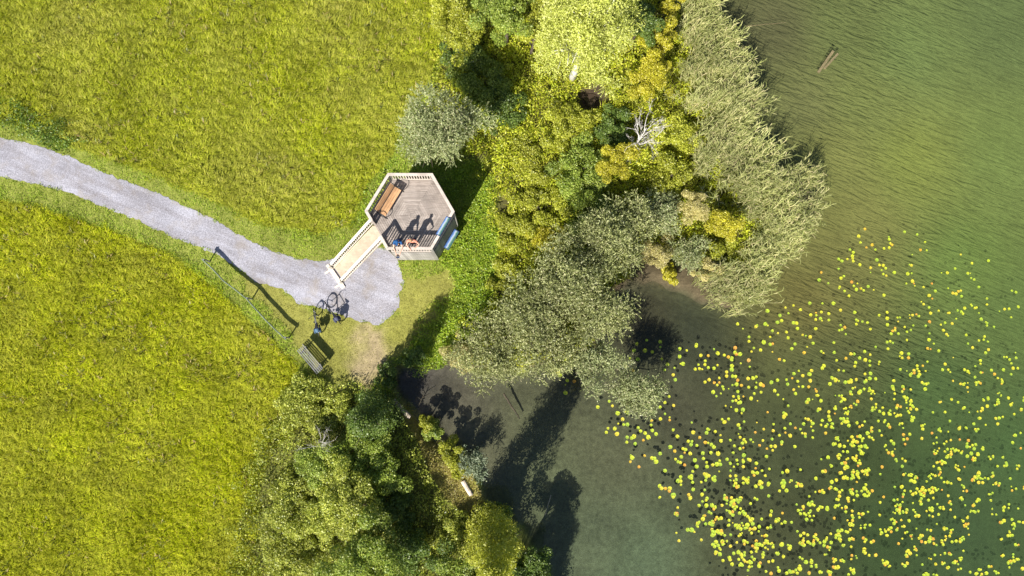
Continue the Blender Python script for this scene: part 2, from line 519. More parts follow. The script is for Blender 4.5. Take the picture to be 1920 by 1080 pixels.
# ------------------------------------------------------------------ gravel path
pts = []
for i in range(len(PATH)):
    p, q = PATH[i], PATH[(i + 1) % len(PATH)]
    k = max(1, int(np.hypot(*(q - p)) / 0.12))
    for j in range(k): pts.append(p + (q - p) * j / k)
pts = np.array(pts)
pts = pts + (np.stack([vn(pts, 0.35, 11), vn(pts, 0.35, 12)], -1) - 0.5) * 0.18 + (np.stack([vn(pts, 0.13, 13), vn(pts, 0.13, 14)], -1) - 0.5) * 0.14
bm = bmesh.new()
vs = [bm.verts.new((p[0], p[1], 0.014)) for p in pts]
f = bm.faces.new(vs)
bmesh.ops.triangulate(bm, faces=[f])
me = bpy.data.meshes.new("gravel_path"); bm.to_mesh(me); bm.free()
a = N("gravel")
P_ = a.pos()
g1 = a.noise(16, 5, 0.75, P_); g2 = a.noise(1.1, 4, 0.55, P_, 0.5)
vo = a.n('ShaderNodeTexVoronoi'); vo.inputs['Scale'].default_value = 22; a.l(P_, vo.inputs['Vector'])
c = a.ramp(g1.outputs[0], [(0.28, (0.15, 0.145, 0.155)), (0.5, (0.30, 0.295, 0.335)), (0.72, (0.45, 0.445, 0.50))])
pc = a.ramp(vo.outputs['Color'], [(0.1, 0.78), (0.9, 1.2)])
c = a.mix(0.8, c, a.mix(1.0, c, pc, 'MULTIPLY'))
c = a.mix(a.ramp(g2.outputs[0], [(0.5, 0.0), (0.72, 0.55)]), c, (0.27, 0.235, 0.20))
mt_ = a.n('ShaderNodeMapping'); mt_.inputs['Rotation'].default_value = (0, 0, math.radians(24)); a.l(P_, mt_.inputs[0])
mt2 = a.n('ShaderNodeMapping'); mt2.inputs['Scale'].default_value = (0.22, 1.5, 1); a.l(mt_.outputs[0], mt2.inputs[0])
gt = a.noise(1.0, 4, 0.6, mt2.outputs[0]); c = a.mix(1.0, c, a.ramp(gt.outputs[0], [(0.35, (0.80, 0.77, 0.74)), (0.62, (1.1, 1.1, 1.1))]), 'MULTIPLY')
g3 = a.noise(0.45, 3, 0.5, P_)
c = a.mix(1.0, c, a.ramp(g3.outputs[0], [(0.35, 0.86), (0.65, 1.08)]), 'MULTIPLY')
a.bsdf(c, 0.95, 0.15, bump=vo.outputs['Distance'], bstr=0.6, bdist=0.02)
tag(link("gravel_path", me, a.m), kind='structure')

# ------------------------------------------------------------------ grass
def blades(name, P, L, W, bend, mat, z=None, flop=None):
    """one strip per blade: two faces, bent over towards its own side"""
    n = len(P)
    if z is None: z = ground_z(P)
    az = rng.random(n) * 2 * PI
    d = np.stack([np.cos(az), np.sin(az)], -1)
    if flop is not None:
        d = d * 0.75 + flop; d /= np.linalg.norm(d, axis=1)[:, None]
    s = np.stack([-d[:, 1], d[:, 0]], -1) * (W / 2)[:, None]
    a1 = 0.25 + 0.45 * rng.random(n) * bend
    a2 = a1 + 0.35 + 0.8 * rng.random(n) * bend
    h1 = L * 0.5; m = P + d * (h1 * np.sin(a1))[:, None]; mz = z + h1 * np.cos(a1)
    t = m + d * (h1 * np.sin(a2))[:, None]; tz = mz + h1 * np.cos(a2)
    V = np.empty((n, 5, 3))
    V[:, 0, :2] = P - s; V[:, 1, :2] = P + s; V[:, 0, 2] = V[:, 1, 2] = z - 0.01
    V[:, 2, :2] = m - s * 0.85; V[:, 3, :2] = m + s * 0.85; V[:, 2, 2] = V[:, 3, 2] = mz
    V[:, 4, :2] = t; V[:, 4, 2] = tz
    i = np.arange(n)[:, None] * 5
    me = np_mesh(name, V.reshape(-1, 3), [i + np.array([[0, 1, 3, 2]]), i + np.array([[2, 3, 4]])])
    return link(name, me, mat)


def scatter(n, x0=-38, x1=40, y0=-20, y1=31):
    return np.stack([x0 + rng.random(n) * (x1 - x0), y0 + rng.random(n) * (y1 - y0)], -1)


TW = [TOWER_C + np.array((math.cos(k * PI / 3), math.sin(k * PI / 3))) * TOWER_R * 0.97 for k in range(6)]
MG = [(0.0, (0.20, 0.25, 0.010)), (0.35, (0.30, 0.345, 0.014)), (0.7, (0.39, 0.415, 0.022)), (0.93, (0.48, 0.47, 0.07)), (1.0, (0.50, 0.43, 0.14))]
M_MEADOW = m_leaf("meadow_grass", [(p_, (c_[0] * 1.09, c_[1] * 1.1, c_[2])) for p_, c_ in MG], 0.4, (0.72, 1.2), 0.45, 0.006, 0.5)
M_MEADOW_LOW = m_leaf("meadow_grass_lower", [(p_, (c_[0] * 1.33, c_[1] * 1.34, c_[2] * 0.75)) for p_, c_ in MG], 0.5, (0.72, 1.2), 0.45, 0.004, 0.4)  # brightened copy of the meadow colours, making up for blades seen from their shaded side
M_VERGE = m_leaf("verge_grass", [(0.0, (0.17, 0.27, 0.022)), (0.5, (0.31, 0.43, 0.04)), (1.0, (0.48, 0.54, 0.09))], 0.4, (0.7, 1.25), 0.7, 0.01)
M_DRY = m_leaf("trampled_grass", [(0.0, (0.24, 0.26, 0.03)), (0.5, (0.37, 0.38, 0.06)), (1.0, (0.48, 0.43, 0.13))], 0.38, (0.8, 1.15), 0.6)

P = scatter(820000, -38, 2, -20, 31)
Pj = P + (np.stack([vn(P, 0.8, 46), vn(P, 0.8, 47)], -1) - 0.5) * 0.9 + rng.normal(size=P.shape) * 0.08
keep = (inside(Pj, MEADOW_N) | inside(Pj, MEADOW_S)) & (sdist(P, PATH) < -0.35)
P = P[keep]
edge = np.maximum(sdist(P, MEADOW_N), sdist(P, MEADOW_S)) + 0.15
# tussocks: blades gather and lean away from the middles
tn = 0.6 * vn(P, 0.3, 20) + 0.4 * vn(P, 0.75, 26); tg = vn(P, 1.6, 21)
keep = rng.random(len(P)) < 0.45 + 0.6 * tn
P = P[keep]; tn = tn[keep]; tg = tg[keep]; edge = edge[keep]
e = 0.05
gr = np.stack([vn(P + [e, 0], 0.3, 20) - vn(P - [e, 0], 0.3, 20), vn(P + [0, e], 0.3, 20) - vn(P - [0, e], 0.3, 20)], -1)
gr /= (np.linalg.norm(gr, axis=1)[:, None] + 0.02)
L = (0.12 + 0.22 * tn + 0.14 * tg) * (0.7 + 0.6 * rng.random(len(P))) * (0.45 + 0.55 * sm(edge, 0.0, 0.5))
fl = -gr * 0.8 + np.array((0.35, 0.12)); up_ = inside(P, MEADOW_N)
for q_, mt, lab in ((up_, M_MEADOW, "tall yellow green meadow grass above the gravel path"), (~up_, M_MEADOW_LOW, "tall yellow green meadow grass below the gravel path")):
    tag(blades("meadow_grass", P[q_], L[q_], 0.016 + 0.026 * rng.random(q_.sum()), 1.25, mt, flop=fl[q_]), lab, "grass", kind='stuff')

Pd = scatter(30000, -38, 2, -20, 31)
Pd = Pd[(inside(Pd, MEADOW_N) | inside(Pd, MEADOW_S)) & (rng.random(len(Pd)) < 0.55 * np.clip(vn(Pd, 1.6, 48) - 0.45, 0, 1))]
Pd = np.repeat(Pd, 5, 0) + rng.normal(size=(len(Pd) * 5, 2)) * 0.05
M_DOCK = m_leaf("meadow_weeds", [(0.0, (0.10, 0.13, 0.015)), (0.6, (0.20, 0.22, 0.03)), (0.8, (0.34, 0.25, 0.08)), (1.0, (0.42, 0.33, 0.15))], 0.3)
tag(blades("meadow_weeds", Pd, 0.3 + 0.25 * rng.random(len(Pd)), 0.03 + 0.03 * rng.random(len(Pd)), 1.0, M_DOCK), "scattered darker weeds and brown seed heads in the meadow", "weeds", kind='stuff')

# short verge
P = scatter(700000, -38, 6, -14, 22)
dm = np.maximum(sdist(P, MEADOW_N), sdist(P, MEADOW_S))
pd = sdist(P, PATH) + (vn(P, 0.3, 22) - 0.5) * 0.35
trm = sdist(P + (np.stack([vn(P, 0.7, 6), vn(P, 0.7, 7)], -1) - 0.5), TRAMPLED)
brm = sdist(P, BARE)
sh = sdist(P, SHORE)
ok = (dm < 0.1) & (pd < 0.03) & (sh > 0.2) & ~inside(P, THICKET) & ~inside(P, LOWWOOD) & ~inside(P, np.array(TW))
v_ = ok & (trm < 0.0) & (rng.random(len(P)) < 0.55)
Pv = P[v_]
hv = 0.05 + 0.14 * vn(Pv, 0.4, 23) + 0.22 * sm(-pd[v_], 0.4, 1.6) * vn(Pv, 0.8, 24)
tag(blades("verge_grass", Pv, hv * (0.7 + 0.6 * rng.random(len(Pv))), 0.015 + 0.025 * rng.random(len(Pv)), 1.2, M_VERGE),
    "short bright green grass along the edges of the gravel path", "grass", kind='stuff')
t_ = ok & (trm >= 0.0) & (rng.random(len(P)) < 0.75 * (1 - 0.85 * sm(brm, -0.3, 0.5)) * (0.35 + 0.9 * vn(P, 0.5, 25)))
Pt = P[t_]
tag(blades("trampled_grass", Pt, 0.035 + 0.05 * rng.random(len(Pt)), 0.012 + 0.022 * rng.random(len(Pt)), 1.3, M_DRY),
    "worn olive grass round the bicycles and the slatted bench", "grass", kind='stuff')

# ------------------------------------------------------------------ leaves, crowns, trees
def frame_from(nrm, rot):
    n = nrm / (np.linalg.norm(nrm, axis=1)[:, None] + 1e-9)
    h = np.where(np.abs(n[:, 2:3]) < 0.9, np.array([[0, 0, 1.0]]), np.array([[1.0, 0, 0]]))
    u = np.cross(h, n); u /= np.linalg.norm(u, axis=1)[:, None]
    v = np.cross(n, u)
    c, s = np.cos(rot)[:, None], np.sin(rot)[:, None]
    return u * c + v * s, v * c - u * s, n


def leaf_mesh(name, C_, nrm, L, W, rot=None):
    """pointed leaves: four corners, folded a little along the middle"""
    n = len(C_)
    if rot is None: rot = rng.random(n) * 2 * PI
    t, b_, nn = frame_from(nrm, rot)
    L = np.broadcast_to(L, (n,))[:, None]; W = np.broadcast_to(W, (n,))[:, None]
    V = np.empty((n, 4, 3))
    V[:, 0] = C_ - t * L * 0.5
    V[:, 1] = C_ + b_ * W * 0.5 + t * L * 0.05 + nn * W * 0.15
    V[:, 2] = C_ + t * L * 0.5
    V[:, 3] = C_ - b_ * W * 0.5 + t * L * 0.05 + nn * W * 0.15
    i = np.arange(n)[:, None] * 4
    return np_mesh(name, V.reshape(-1, 3), [i + np.array([[0, 1, 2, 3]])])


def rdir(n):
    v = rng.normal(size=(n, 3)); return v / np.linalg.norm(v, axis=1)[:, None]


def cone_points(R, h, n, nclump):
    z = h * (0.06 + 0.92 * rng.random(nclump) ** 1.15); az = rng.random(nclump) * 2 * PI
    rr = R * (1 - z / h) ** 0.62 * (0.35 + 0.65 * rng.random(nclump) ** 0.5) * (1 + 0.2 * np.sin(az * 3 + z))
    cc = np.column_stack([rr * np.cos(az), rr * np.sin(az), z]); cr = 0.3 + 0.3 * rng.random(nclump)
    k = rng.integers(0, nclump, n); dd = rdir(n)
    return cc[k] + dd * (cr[k] * (0.6 + 0.5 * rng.random(n)))[:, None], dd, cc, cr


def crown_points(R, zc, rz, n, nclump, rag=0.3, hollow=0.75, low=False):
    """leaf spots gathered in clumps spread through an uneven crown round (0,0,zc)"""
    d = rdir(nclump)
    if not low: d[:, 2] = np.where(d[:, 2] < -0.35, -d[:, 2], d[:, 2])
    rad = 0.35 + 0.55 * rng.random(nclump) ** 0.6
    rad *= 1 + rag * (rng.random(nclump) - 0.5) * 2
    cc = d * np.array((R, R, rz)) * rad[:, None]
    lob = 1 + 0.22 * np.sin(np.arctan2(d[:, 1], d[:, 0]) * 3 + rng.random() * 6) + 0.12 * np.sin(np.arctan2(d[:, 1], d[:, 0]) * 5 + rng.random() * 6)
    cc[:, :2] *= lob[:, None]
    cr = np.clip(R * (0.16 + 0.2 * rng.random(nclump)), 0.2, 0.34 + 0.2 * rng.random(nclump))
    wgt = cr ** 2; wgt /= wgt.sum()
    k = rng.choice(nclump, n, p=wgt)
    dd = rdir(n); dd[:, 2] = np.where((dd[:, 2] < 0) & (rng.random(n) < 0.6), -dd[:, 2], dd[:, 2])
    rr = cr[k] * (hollow + (1.12 - hollow) * rng.random(n))
    p = cc[k] + dd * rr[:, None] * np.array((1, 1, 0.8))
    p[:, 2] += zc
    return p, dd, cc + np.array((0, 0, zc)), cr


def limbs(h, top, cc, r0, lean=(0, 0), nl=7):
    b_ = MB()
    pts = [Vector((lean[0] * t * t + 0.05 * h * 0.3 * math.sin(3 * t), lean[1] * t * t + 0.02 * h * math.sin(4 * t + 1), top * t - 0.1 * (t == 0))) for t in (0, .2, .4, .6, .8, 1)]
    b_.tube(pts, [r0 * (1.25 - 1.05 * t) if t else r0 * 1.5 for t in (0, .2, .4, .6, .8, 1)], 8)
    for q in random.sample(range(len(cc)), min(nl, len(cc))):
        e_ = Vector(cc[q]); t0 = 0.25 + 0.5 * random.random(); k = int(t0 * 5)
        s_ = pts[k].lerp(pts[min(k + 1, 5)], t0 * 5 - k)
        m_ = s_.lerp(e_, 0.5) + Vector((0, 0, -0.06 * (e_ - s_).length))
        b_.tube([s_, m_, e_], [r0 * 0.5, r0 * 0.3, r0 * 0.08], 5)
        for _ in range(2):
            e2 = m_.lerp(e_, 0.5) + Vector(rdir(1)[0]) * 0.35 * (e_ - s_).length
            b_.tube([m_, e2], [r0 * 0.25, r0 * 0.05], 4)
    return b_


S = dict(
    sage=([(0, (0.17, 0.21, 0.075)), (0.5, (0.29, 0.33, 0.14)), (0.9, (0.41, 0.43, 0.22)), (1, (0.46, 0.40, 0.26))], 0.17, 0.055, 0.3),
    willow=([(0, (0.085, 0.10, 0.024)), (0.45, (0.23, 0.255, 0.085)), (0.85, (0.42, 0.445, 0.19)), (1, (0.48, 0.44, 0.25))], 0.19, 0.05, 0.25),
    green=([(0, (0.12, 0.18, 0.02)), (0.5, (0.23, 0.31, 0.04)), (1, (0.38, 0.43, 0.09))], 0.14, 0.09, 0.4),
    lime=([(0, (0.20, 0.23, 0.014)), (0.5, (0.36, 0.39, 0.03)), (1, (0.50, 0.50, 0.09))], 0.14, 0.085, 0.42),
    yellow=([(0, (0.28, 0.27, 0.012)), (0.5, (0.46, 0.44, 0.02)), (1, (0.58, 0.52, 0.09))], 0.12, 0.08, 0.42),
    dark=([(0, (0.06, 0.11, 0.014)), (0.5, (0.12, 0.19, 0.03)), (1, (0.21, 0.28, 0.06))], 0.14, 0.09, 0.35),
    birch=([(0, (0.25, 0.28, 0.035)), (0.5, (0.39, 0.43, 0.09)), (1, (0.53, 0.53, 0.17))], 0.13, 0.075, 0.4),
    olive=([(0, (0.16, 0.20, 0.02)), (0.5, (0.33, 0.38, 0.05)), (1, (0.55, 0.56, 0.12))], 0.14, 0.085, 0.4),
    straw=([(0, (0.34, 0.31, 0.09)), (0.5, (0.48, 0.44, 0.16)), (1, (0.56, 0.48, 0.25))], 0.12, 0.05, 0.35),
    blue=([(0, (0.11, 0.15, 0.09)), (0.5, (0.20, 0.25, 0.15)), (1, (0.34, 0.38, 0.25))], 0.2, 0.05, 0.3),
)
LK = dict(birch=1.45, sage=1.08, willow=1.08, lime=1.12, green=1.15, dark=0.95)
LM = {k: m_leaf(k + "_leaves", [(p_, tuple(min(0.7, q_ * LK.get(k, 1.1)) for q_ in c_)) for p_, c_ in v[0]], v[3]) for k, v in S.items()}
M_BARK = m_wood("bark", [(0.3, (0.05, 0.04, 0.03)), (0.7, (0.14, 0.11, 0.08))])
M_BIRCHBARK = m_wood("birch_bark", [(0.36, (0.12, 0.11, 0.10)), (0.46, (0.62, 0.60, 0.56)), (0.8, (0.75, 0.73, 0.69))], grain=(3, 3, 9))
M_DEAD = m_wood("dead_wood", [(0.3, (0.34, 0.31, 0.28)), (0.7, (0.62, 0.59, 0.55))], grain=(6, 6, 3))


def plant(name, px, py, rp, h, sp, label, cat, group, dens=1.0, bark=None, flat=1.0, zf=0.68, cone=False):
    """a tree or shrub whose crown's middle is seen at px, py with a radius of rp picture points"""
    if h < 2.3: zf = 0.46
    zc = h * zf
    c_ = at(px, py, zc)
    R = rp / FPX * (H - zc) * 1.0
    gz = float(ground_z(np.array([c_[:2]]))[0])
    gz = max(gz, -0.5)
    root = thing(name, (c_[0], c_[1], gz), 0, label, cat, group)
    stops, Lf, Wf, tr = S[sp]
    rz = (h - zc) * flat
    n = int(dens * 640 * (R * R * 4 + R * rz * 2) ** 0.92 * (0.0165 / (Lf * Wf + 0.004)) ** 0.5)
    n = min(int(n * 1.55), 42000); Lf = Lf * 0.78; Wf = Wf * 0.8
    ncl = max(10, int(9 + R * R * 10))
    p, dd, cc, cr = crown_points(R * 1.02, zc - gz, rz + (max(0, zc - gz - rz) if h < 2.3 else 0), n, ncl, low=h < 2.3)
    if cone:
        n = int(n * 1.3); p, dd, cc, cr = cone_points(R * 1.1, h - gz, n, 170)
    p[:, 2] = np.maximum(p[:, 2], 0.08)
    if sp in ('sage', 'willow', 'birch', 'blue'):
        # leaves in sprays along short twigs
        ns = len(p) // 7
        ns = int(ns * (0.72 if sp == 'willow' else 1)); o = np.repeat(p[:ns], 7, 0); tw = dd[:ns] * 0.8 + rdir(ns) * 0.8 + np.array((0, 0, 0.35 if sp != 'birch' else -0.5))
        tw /= np.linalg.norm(tw, axis=1)[:, None]
        tl = np.repeat(tw, 7, 0); k = np.tile(np.linspace(0, 1, 7), ns)
        q = o + tl * (k * (0.34 + 0.05 * R))[:, None]
        ln = rdir(len(q)) * 0.8 + np.array((0, 0, 0.7))
        me = leaf_mesh(name + "_crown", q, ln, Lf * (0.7 + 0.6 * rng.random(len(q))), Wf * (0.7 + 0.6 * rng.random(len(q))))
    else:
        ln = dd * 0.5 + rdir(n) * 0.75 + np.array((0, 0, 0.45))
        me = leaf_mesh(name + "_crown", p, ln, Lf * (0.5 + 1.1 * rng.random(n) ** 1.6), Wf * (0.5 + 1.1 * rng.random(n) ** 1.6))
    link("crown", me, LM[sp], root)
    lb = limbs(h, zc + rz * 0.55 - gz, cc, 0.022 * h ** 0.9 + 0.015, nl=min(14, 4 + int(R * 4)))
    lb.build("trunk", bark or M_BARK, root, smooth=True)
    return root


G1 = "trees and bushes at the top of the thicket"; G2 = "bushes of the thicket between meadow and lake"
G3 = "willows on the lake shore"; G4 = "trees and bushes on the lower shore"
PLANTS = [
    ("willow_bush", 820, 243, 74, 6.9, "sage", "round sage green willow bush just above the hexagonal wooden tower", "bush", G1, dict(dens=1.1)),
    ("leafy_tree", 862, 42, 62, 4.5, "lime", "yellow green leafy tree at the edge of the upper meadow, at the photo's top", "tree", G1, {}),
    ("leafy_tree", 950, 30, 62, 6.0, "green", "mid green leafy tree between the upper meadow's edge and the birch", "tree", G1, {}),
    ("leafy_tree", 1000, 68, 38, 4.0, "lime", "small light green tree touching the left side of the pale birch", "tree", G1, {}),
    ("shaded_bush", 905, 150, 62, 1.3, "green", "green bush lying in the dark shadow behind the round sage willow", "bush", G1, {}),
    ("shaded_bush", 945, 205, 42, 1.3, "dark", "dark green bush beside the round sage willow, right of its crown", "bush", G1, {}),  # dark leaf colour stands in for the willow's shadow
    ("shaded_bush", 870, 105, 45, 1.2, "dark", "bush where thicket and upper meadow meet, leaves darkened as willow shadow", "bush", G1, {}),  # leaf colour darkened to deepen the willow's shade here
    ("birch_tree", 1096, 70, 100, 10.0, "birch", "large pale green birch with a white trunk above the dark pool", "tree", G1, dict(bark=M_BIRCHBARK, dens=1.0, zf=0.62)),
    ("birch_tree", 1130, -25, 80, 9.0, "birch", "second pale birch cut off by the photo's top edge", "tree", G1, dict(bark=M_BIRCHBARK)),
    ("leafy_tree", 1020, -20, 60, 6.0, "lime", "light green tree cut by the top edge, left of the birches", "tree", G1, {}),
    ("dark_bush", 1200, 45, 40, 4.0, "dark", "dark green bush between the pale birch and the yellow bushes", "bush", G1, {}),
    ("yellow_bush", 1238, 75, 36, 3.0, "yellow", "golden yellow bush beside the top of the reed bed", "bush", G2, {}),
    ("yellow_bush", 1218, 140, 44, 3.0, "yellow", "golden yellow bush just above the bare dead tree's thin shadow", "bush", G2, {}),
    ("yellow_bush", 1255, 20, 28, 2.8, "yellow", "small golden yellow bush at the top edge beside the reeds", "bush", G2, {}),
    ("leafy_bush", 1180, 170, 30, 1.6, "lime", "small lime bush to the right of the dark pool", "bush", G2, {}),
    ("leafy_bush", 1060, 235, 50, 1.7, "lime", "lime bush below and left of the dark pool", "bush", G2, {}),
    ("leafy_bush", 985, 300, 44, 0.9, "lime", "low lime bush between the round willow and the mid green bushes", "bush", G2, {}),
    ("leafy_bush", 1085, 320, 58, 2.0, "green", "mid green bush immediately left of the orange tinged yellow bush", "bush", G2, {}),
    ("leafy_bush", 1010, 390, 58, 1.2, "lime", "broad lime bush on the tower side of the thicket's middle", "bush", G2, {}),
    ("leafy_bush", 1108, 400, 52, 2.0, "green", "green bush above the large willows, below the mid green one", "bush", G2, {}),
    ("leafy_bush", 965, 435, 42, 0.9, "lime", "low lime bush nearest the tower's right corner", "bush", G2, {}),
    ("yellow_bush", 1030, 450, 40, 1.1, "yellow", "low yellow bush bordering the upper left of the large willows", "bush", G2, dict(dens=.9)),
    ("leafy_bush", 940, 515, 30, 0.9, "lime", "low bright lime bush on the grass edge below the tower's right corner", "bush", G2, {}),
    ("leafy_bush", 872, 622, 24, 0.7, "green", "small low green bush on the bright grass left of the willows", "bush", G2, {}),
    ("yellow_bush", 1153, 303, 40, 3.2, "yellow", "orange tinged yellow bush at the foot of the bare dead tree", "bush", G2, {}),
    ("dark_bush", 1150, 245, 42, 1.6, "dark", "dark bush between the dark pool and the bare dead tree", "bush", G2, dict(dens=.8)),
    ("leafy_bush", 1255, 330, 46, 1.7, "lime", "lime bush to the right of the orange tinged yellow bush", "bush", G2, {}),
    ("leafy_bush", 1268, 255, 40, 1.5, "lime", "lime bush to the right of the bare dead tree, against the reeds", "bush", G2, {}),
    ("willow_bush", 1238, 405, 38, 2.2, "sage", "sage green bush in the middle of the shore island's left side", "bush", G2, {}),
    ("straw_bush", 1305, 395, 34, 2.4, "straw", "straw coloured bush in the middle of the reed island", "bush", G2, {}),
    ("yellow_bush", 1355, 420, 34, 2.5, "yellow", "yellow bush with pale flower heads inside the reed island", "bush", G2, {}),
    ("leafy_bush", 1352, 470, 36, 1.5, "lime", "lime bush low in the reed island, under the yellow one", "bush", G2, {}),
    ("willow_bush", 1292, 474, 34, 2.0, "sage", "sage green bush on the reed island's lower left", "bush", G2, {}),
    ("straw_bush", 1328, 505, 26, 2.0, "straw", "pinkish straw bush at the island's lower reeds", "bush", G2, {}),
    ("straw_bush", 1228, 475, 34, 2.2, "straw", "straw bush at the head of the dark cove", "bush", G2, {}),
    ("yellow_bush", 1252, 510, 20, 1.4, "yellow", "tiny yellow bush on the shore of the dark cove", "bush", G2, {}),
    ("shore_willow", 1195, 410, 44, 3.0, "willow", "willow above the dark cove, topmost of the large willows", "tree", G3, {}),
    ("shore_willow", 1130, 460, 70, 4.0, "willow", "broad willow left of the dark cove, second from the top", "tree", G3, {}),
    ("shore_willow", 1062, 530, 78, 5.0, "willow", "large willow in the middle of the shore clump", "tree", G3, {}),
    ("shore_willow", 1125, 585, 62, 4.5, "willow", "willow leaning over the left side of the dark cove", "tree", G3, {}),
    ("shore_willow", 990, 600, 72, 4.5, "willow", "willow on the land side of the shore clump, near the grass", "tree", G3, {}),
    ("shore_willow", 925, 660, 66, 3.5, "willow", "brownish willow hanging over the muddy cove, above the slanting pole", "tree", G3, {}),
    ("shore_willow", 1035, 650, 60, 3.8, "willow", "willow over the water between the slanting pole and the pale branches", "tree", G3, {}),
    ("shore_willow", 1120, 680, 44, 3.4, "sage", "pale willow above the first lily pads", "tree", G3, {}),
    ("shore_willow", 1190, 735, 46, 2.6, "sage", "pale outermost willow bough lying low over the lily pads", "tree", G3, dict(flat=.8)),
    ("straw_bush", 862, 668, 34, 1.6, "straw", "straw tinted bush at the upper shore of the muddy cove", "bush", G3, {}),
    ("leafy_bush", 632, 778, 46, 1.0, "olive", "low olive bush below the slatted bench", "bush", G4, {}),
    ("leafy_bush", 565, 765, 56, 1.0, "olive", "low olive bush at the meadow's edge left of the dark trees", "bush", G4, {}),
    ("dark_tree", 686, 786, 42, 6.9, "dark", "tall dark green tree beside the grey log, nearest the bench", "tree", G4, dict(dens=1.2, cone=True)),
    ("leafy_tree", 622, 868, 58, 2.8, "green", "mid green tree under the bare grey twigs", "tree", G4, {}),
    ("leafy_tree", 698, 868, 58, 2.3, "green", "green tree just below the tall dark one", "tree", G4, {}),
    ("leafy_tree", 650, 945, 80, 3.6, "olive", "large pale olive tree in the middle of the lower trees", "tree", G4, {}),
    ("dark_tree", 728, 945, 46, 1.7, "dark", "dark tree between the large pale olive tree and the pale log", "tree", G4, {}),
    ("leafy_bush", 560, 960, 66, 2.0, "olive", "olive bush on the meadow side of the large pale olive tree", "bush", G4, {}),
    ("leafy_bush", 548, 1050, 62, 1.8, "olive", "olive bush by the bottom edge at the meadow's corner", "bush", G4, {}),
    ("leafy_tree", 690, 1040, 74, 4.2, "green", "pale leaved green tree at the bottom edge, below the large olive tree", "tree", G4, {}),
    ("dark_tree", 772, 1030, 56, 1.9, "dark", "dark tree at the bottom edge, left of the yellow green conical one", "tree", G4, {}),
    ("leafy_bush", 838, 1000, 40, 1.0, "olive", "low olive bush below the dry grass strip with the pale log", "bush", G4, {}),
    ("leafy_tree", 925, 1042, 54, 9.2, "lime", "tall yellow green tree by the water at the bottom edge", "tree", G4, dict(zf=0.6, dens=1.25, cone=True)),
    ("dark_tree", 915, 1325, 88, 7.8, "dark", "dark tree just past the bottom edge that throws its shadow on the lake", "tree", G4, dict(zf=0.6, dens=1.25, cone=True)),
    ("leafy_tree", 862, 1085, 50, 3.5, "green", "green tree cut by the bottom edge between dark and yellow green trees", "tree", G4, {}),
    ("shore_bush", 800, 792, 16, 0.8, "lime", "tiny lime bush at the water just below the grey log", "bush", G4, {}),
    ("shore_bush", 862, 878, 20, 0.9, "lime", "small lime bush just above the pale log", "bush", G4, {}),
    ("dark_bush", 992, 1062, 46, 3.2, "dark", "dark bush over the water at the bottom edge, right of the yellow green tree", "bush", G4, {}),
    ("shore_bush", 845, 845, 28, 1.0, "lime", "lime bush on the shore between the two logs", "bush", G4, {}),
    ("shore_bush", 812, 812, 18, 1.1, "green", "small green bush at the lower end of the grey log", "bush", G4, {}),
    ("shore_bush", 884, 866, 22, 1.0, "blue", "small bluish sage bush reaching over the water between the logs", "bush", G4, {}),
    ("dark_bush", 722, 702, 24, 1.2, "dark", "small dark bush at the landward tip of the muddy cove", "bush", G4, {}),
    ("dark_bush", 772, 672, 26, 1.2, "dark", "low dark bush on the muddy cove's upper shore", "bush", G4, {}),
    ("dark_bush", 930, 975, 34, 2.2, "dark", "dark bush under the pale log at the water's edge", "bush", G4, {}),
]
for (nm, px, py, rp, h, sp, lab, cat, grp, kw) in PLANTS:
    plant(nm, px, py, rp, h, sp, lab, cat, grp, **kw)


# bare dead trees
def dead_tree(name, loc, trunk_pts, r0, label, nb, seed, reach):
    rd = random.Random(seed)
    root = thing(name, loc, 0, label, "dead tree")
    b_ = MB(); b_.tube(trunk_pts, [r0 * (1 - 0.75 * i / (len(trunk_pts) - 1)) for i in range(len(trunk_pts))], 8)
    b_.build("trunk", M_DEAD, root, smooth=True)
    br = MB()

    def grow(p, d, L_, r, lev):
        q = [p]; dd = Vector(d)
        for i in range(4):
            dd = (dd + Vector([rd.uniform(-.3, .3) for _ in range(3)]) * 0.8).normalized()
            q.append(q[-1] + dd * L_ / 4)
        br.tube(q, [r * (1 - 0.2 * i) for i in range(5)], 5)
        if lev:
            for _ in range(4):
                k = rd.randint(1, 4)
                nd = (dd + Vector([rd.uniform(-1, 1) for _ in range(3)]) * 0.75).normalized()
                grow(q[k], nd, L_ * rd.uniform(.4, .65), r * 0.5, lev - 1)
    for i in range(nb):
        t = rd.uniform(0.3, 1.0); k = min(int(t * (len(trunk_pts) - 1)), len(trunk_pts) - 2)
        s_ = Vector(trunk_pts[k]).lerp(Vector(trunk_pts[k + 1]), t * (len(trunk_pts) - 1) - k)
        grow(s_, Vector(reach(rd)).normalized(), rd.uniform(1.0, 1.9) * r0 / 0.09, r0 * 0.42, 2)
    br.build("branches", M_DEAD, root, smooth=True)
    return root


DB = V3(1182, 283, 0)
def to(px, py, z): return tuple(V3(px, py, z) - DB)
dead_tree("dead_tree", DB, [(0, 0, -.1), to(1186, 279, 1.2), to(1193, 270, 2.6), to(1203, 256, 4.0), to(1212, 240, 5.4)], 0.075,
          "bare silvery dead tree standing beside the orange tinged yellow bush", 16, 3, lambda r: (r.uniform(-.25, 1), r.uniform(-.4, .8), r.uniform(0, .6)))
DB = V3(615, 850, 0)
dead_tree("dead_bush", DB, [(0, 0, -.1), to(612, 848, .8), to(606, 842, 1.8), to(600, 836, 2.7)], 0.06,
          "bare grey twigs sticking out of the olive bushes below the bench", 10, 8, lambda r: (r.uniform(-1, 1), r.uniform(-.6, .8), r.uniform(.2, .8)))

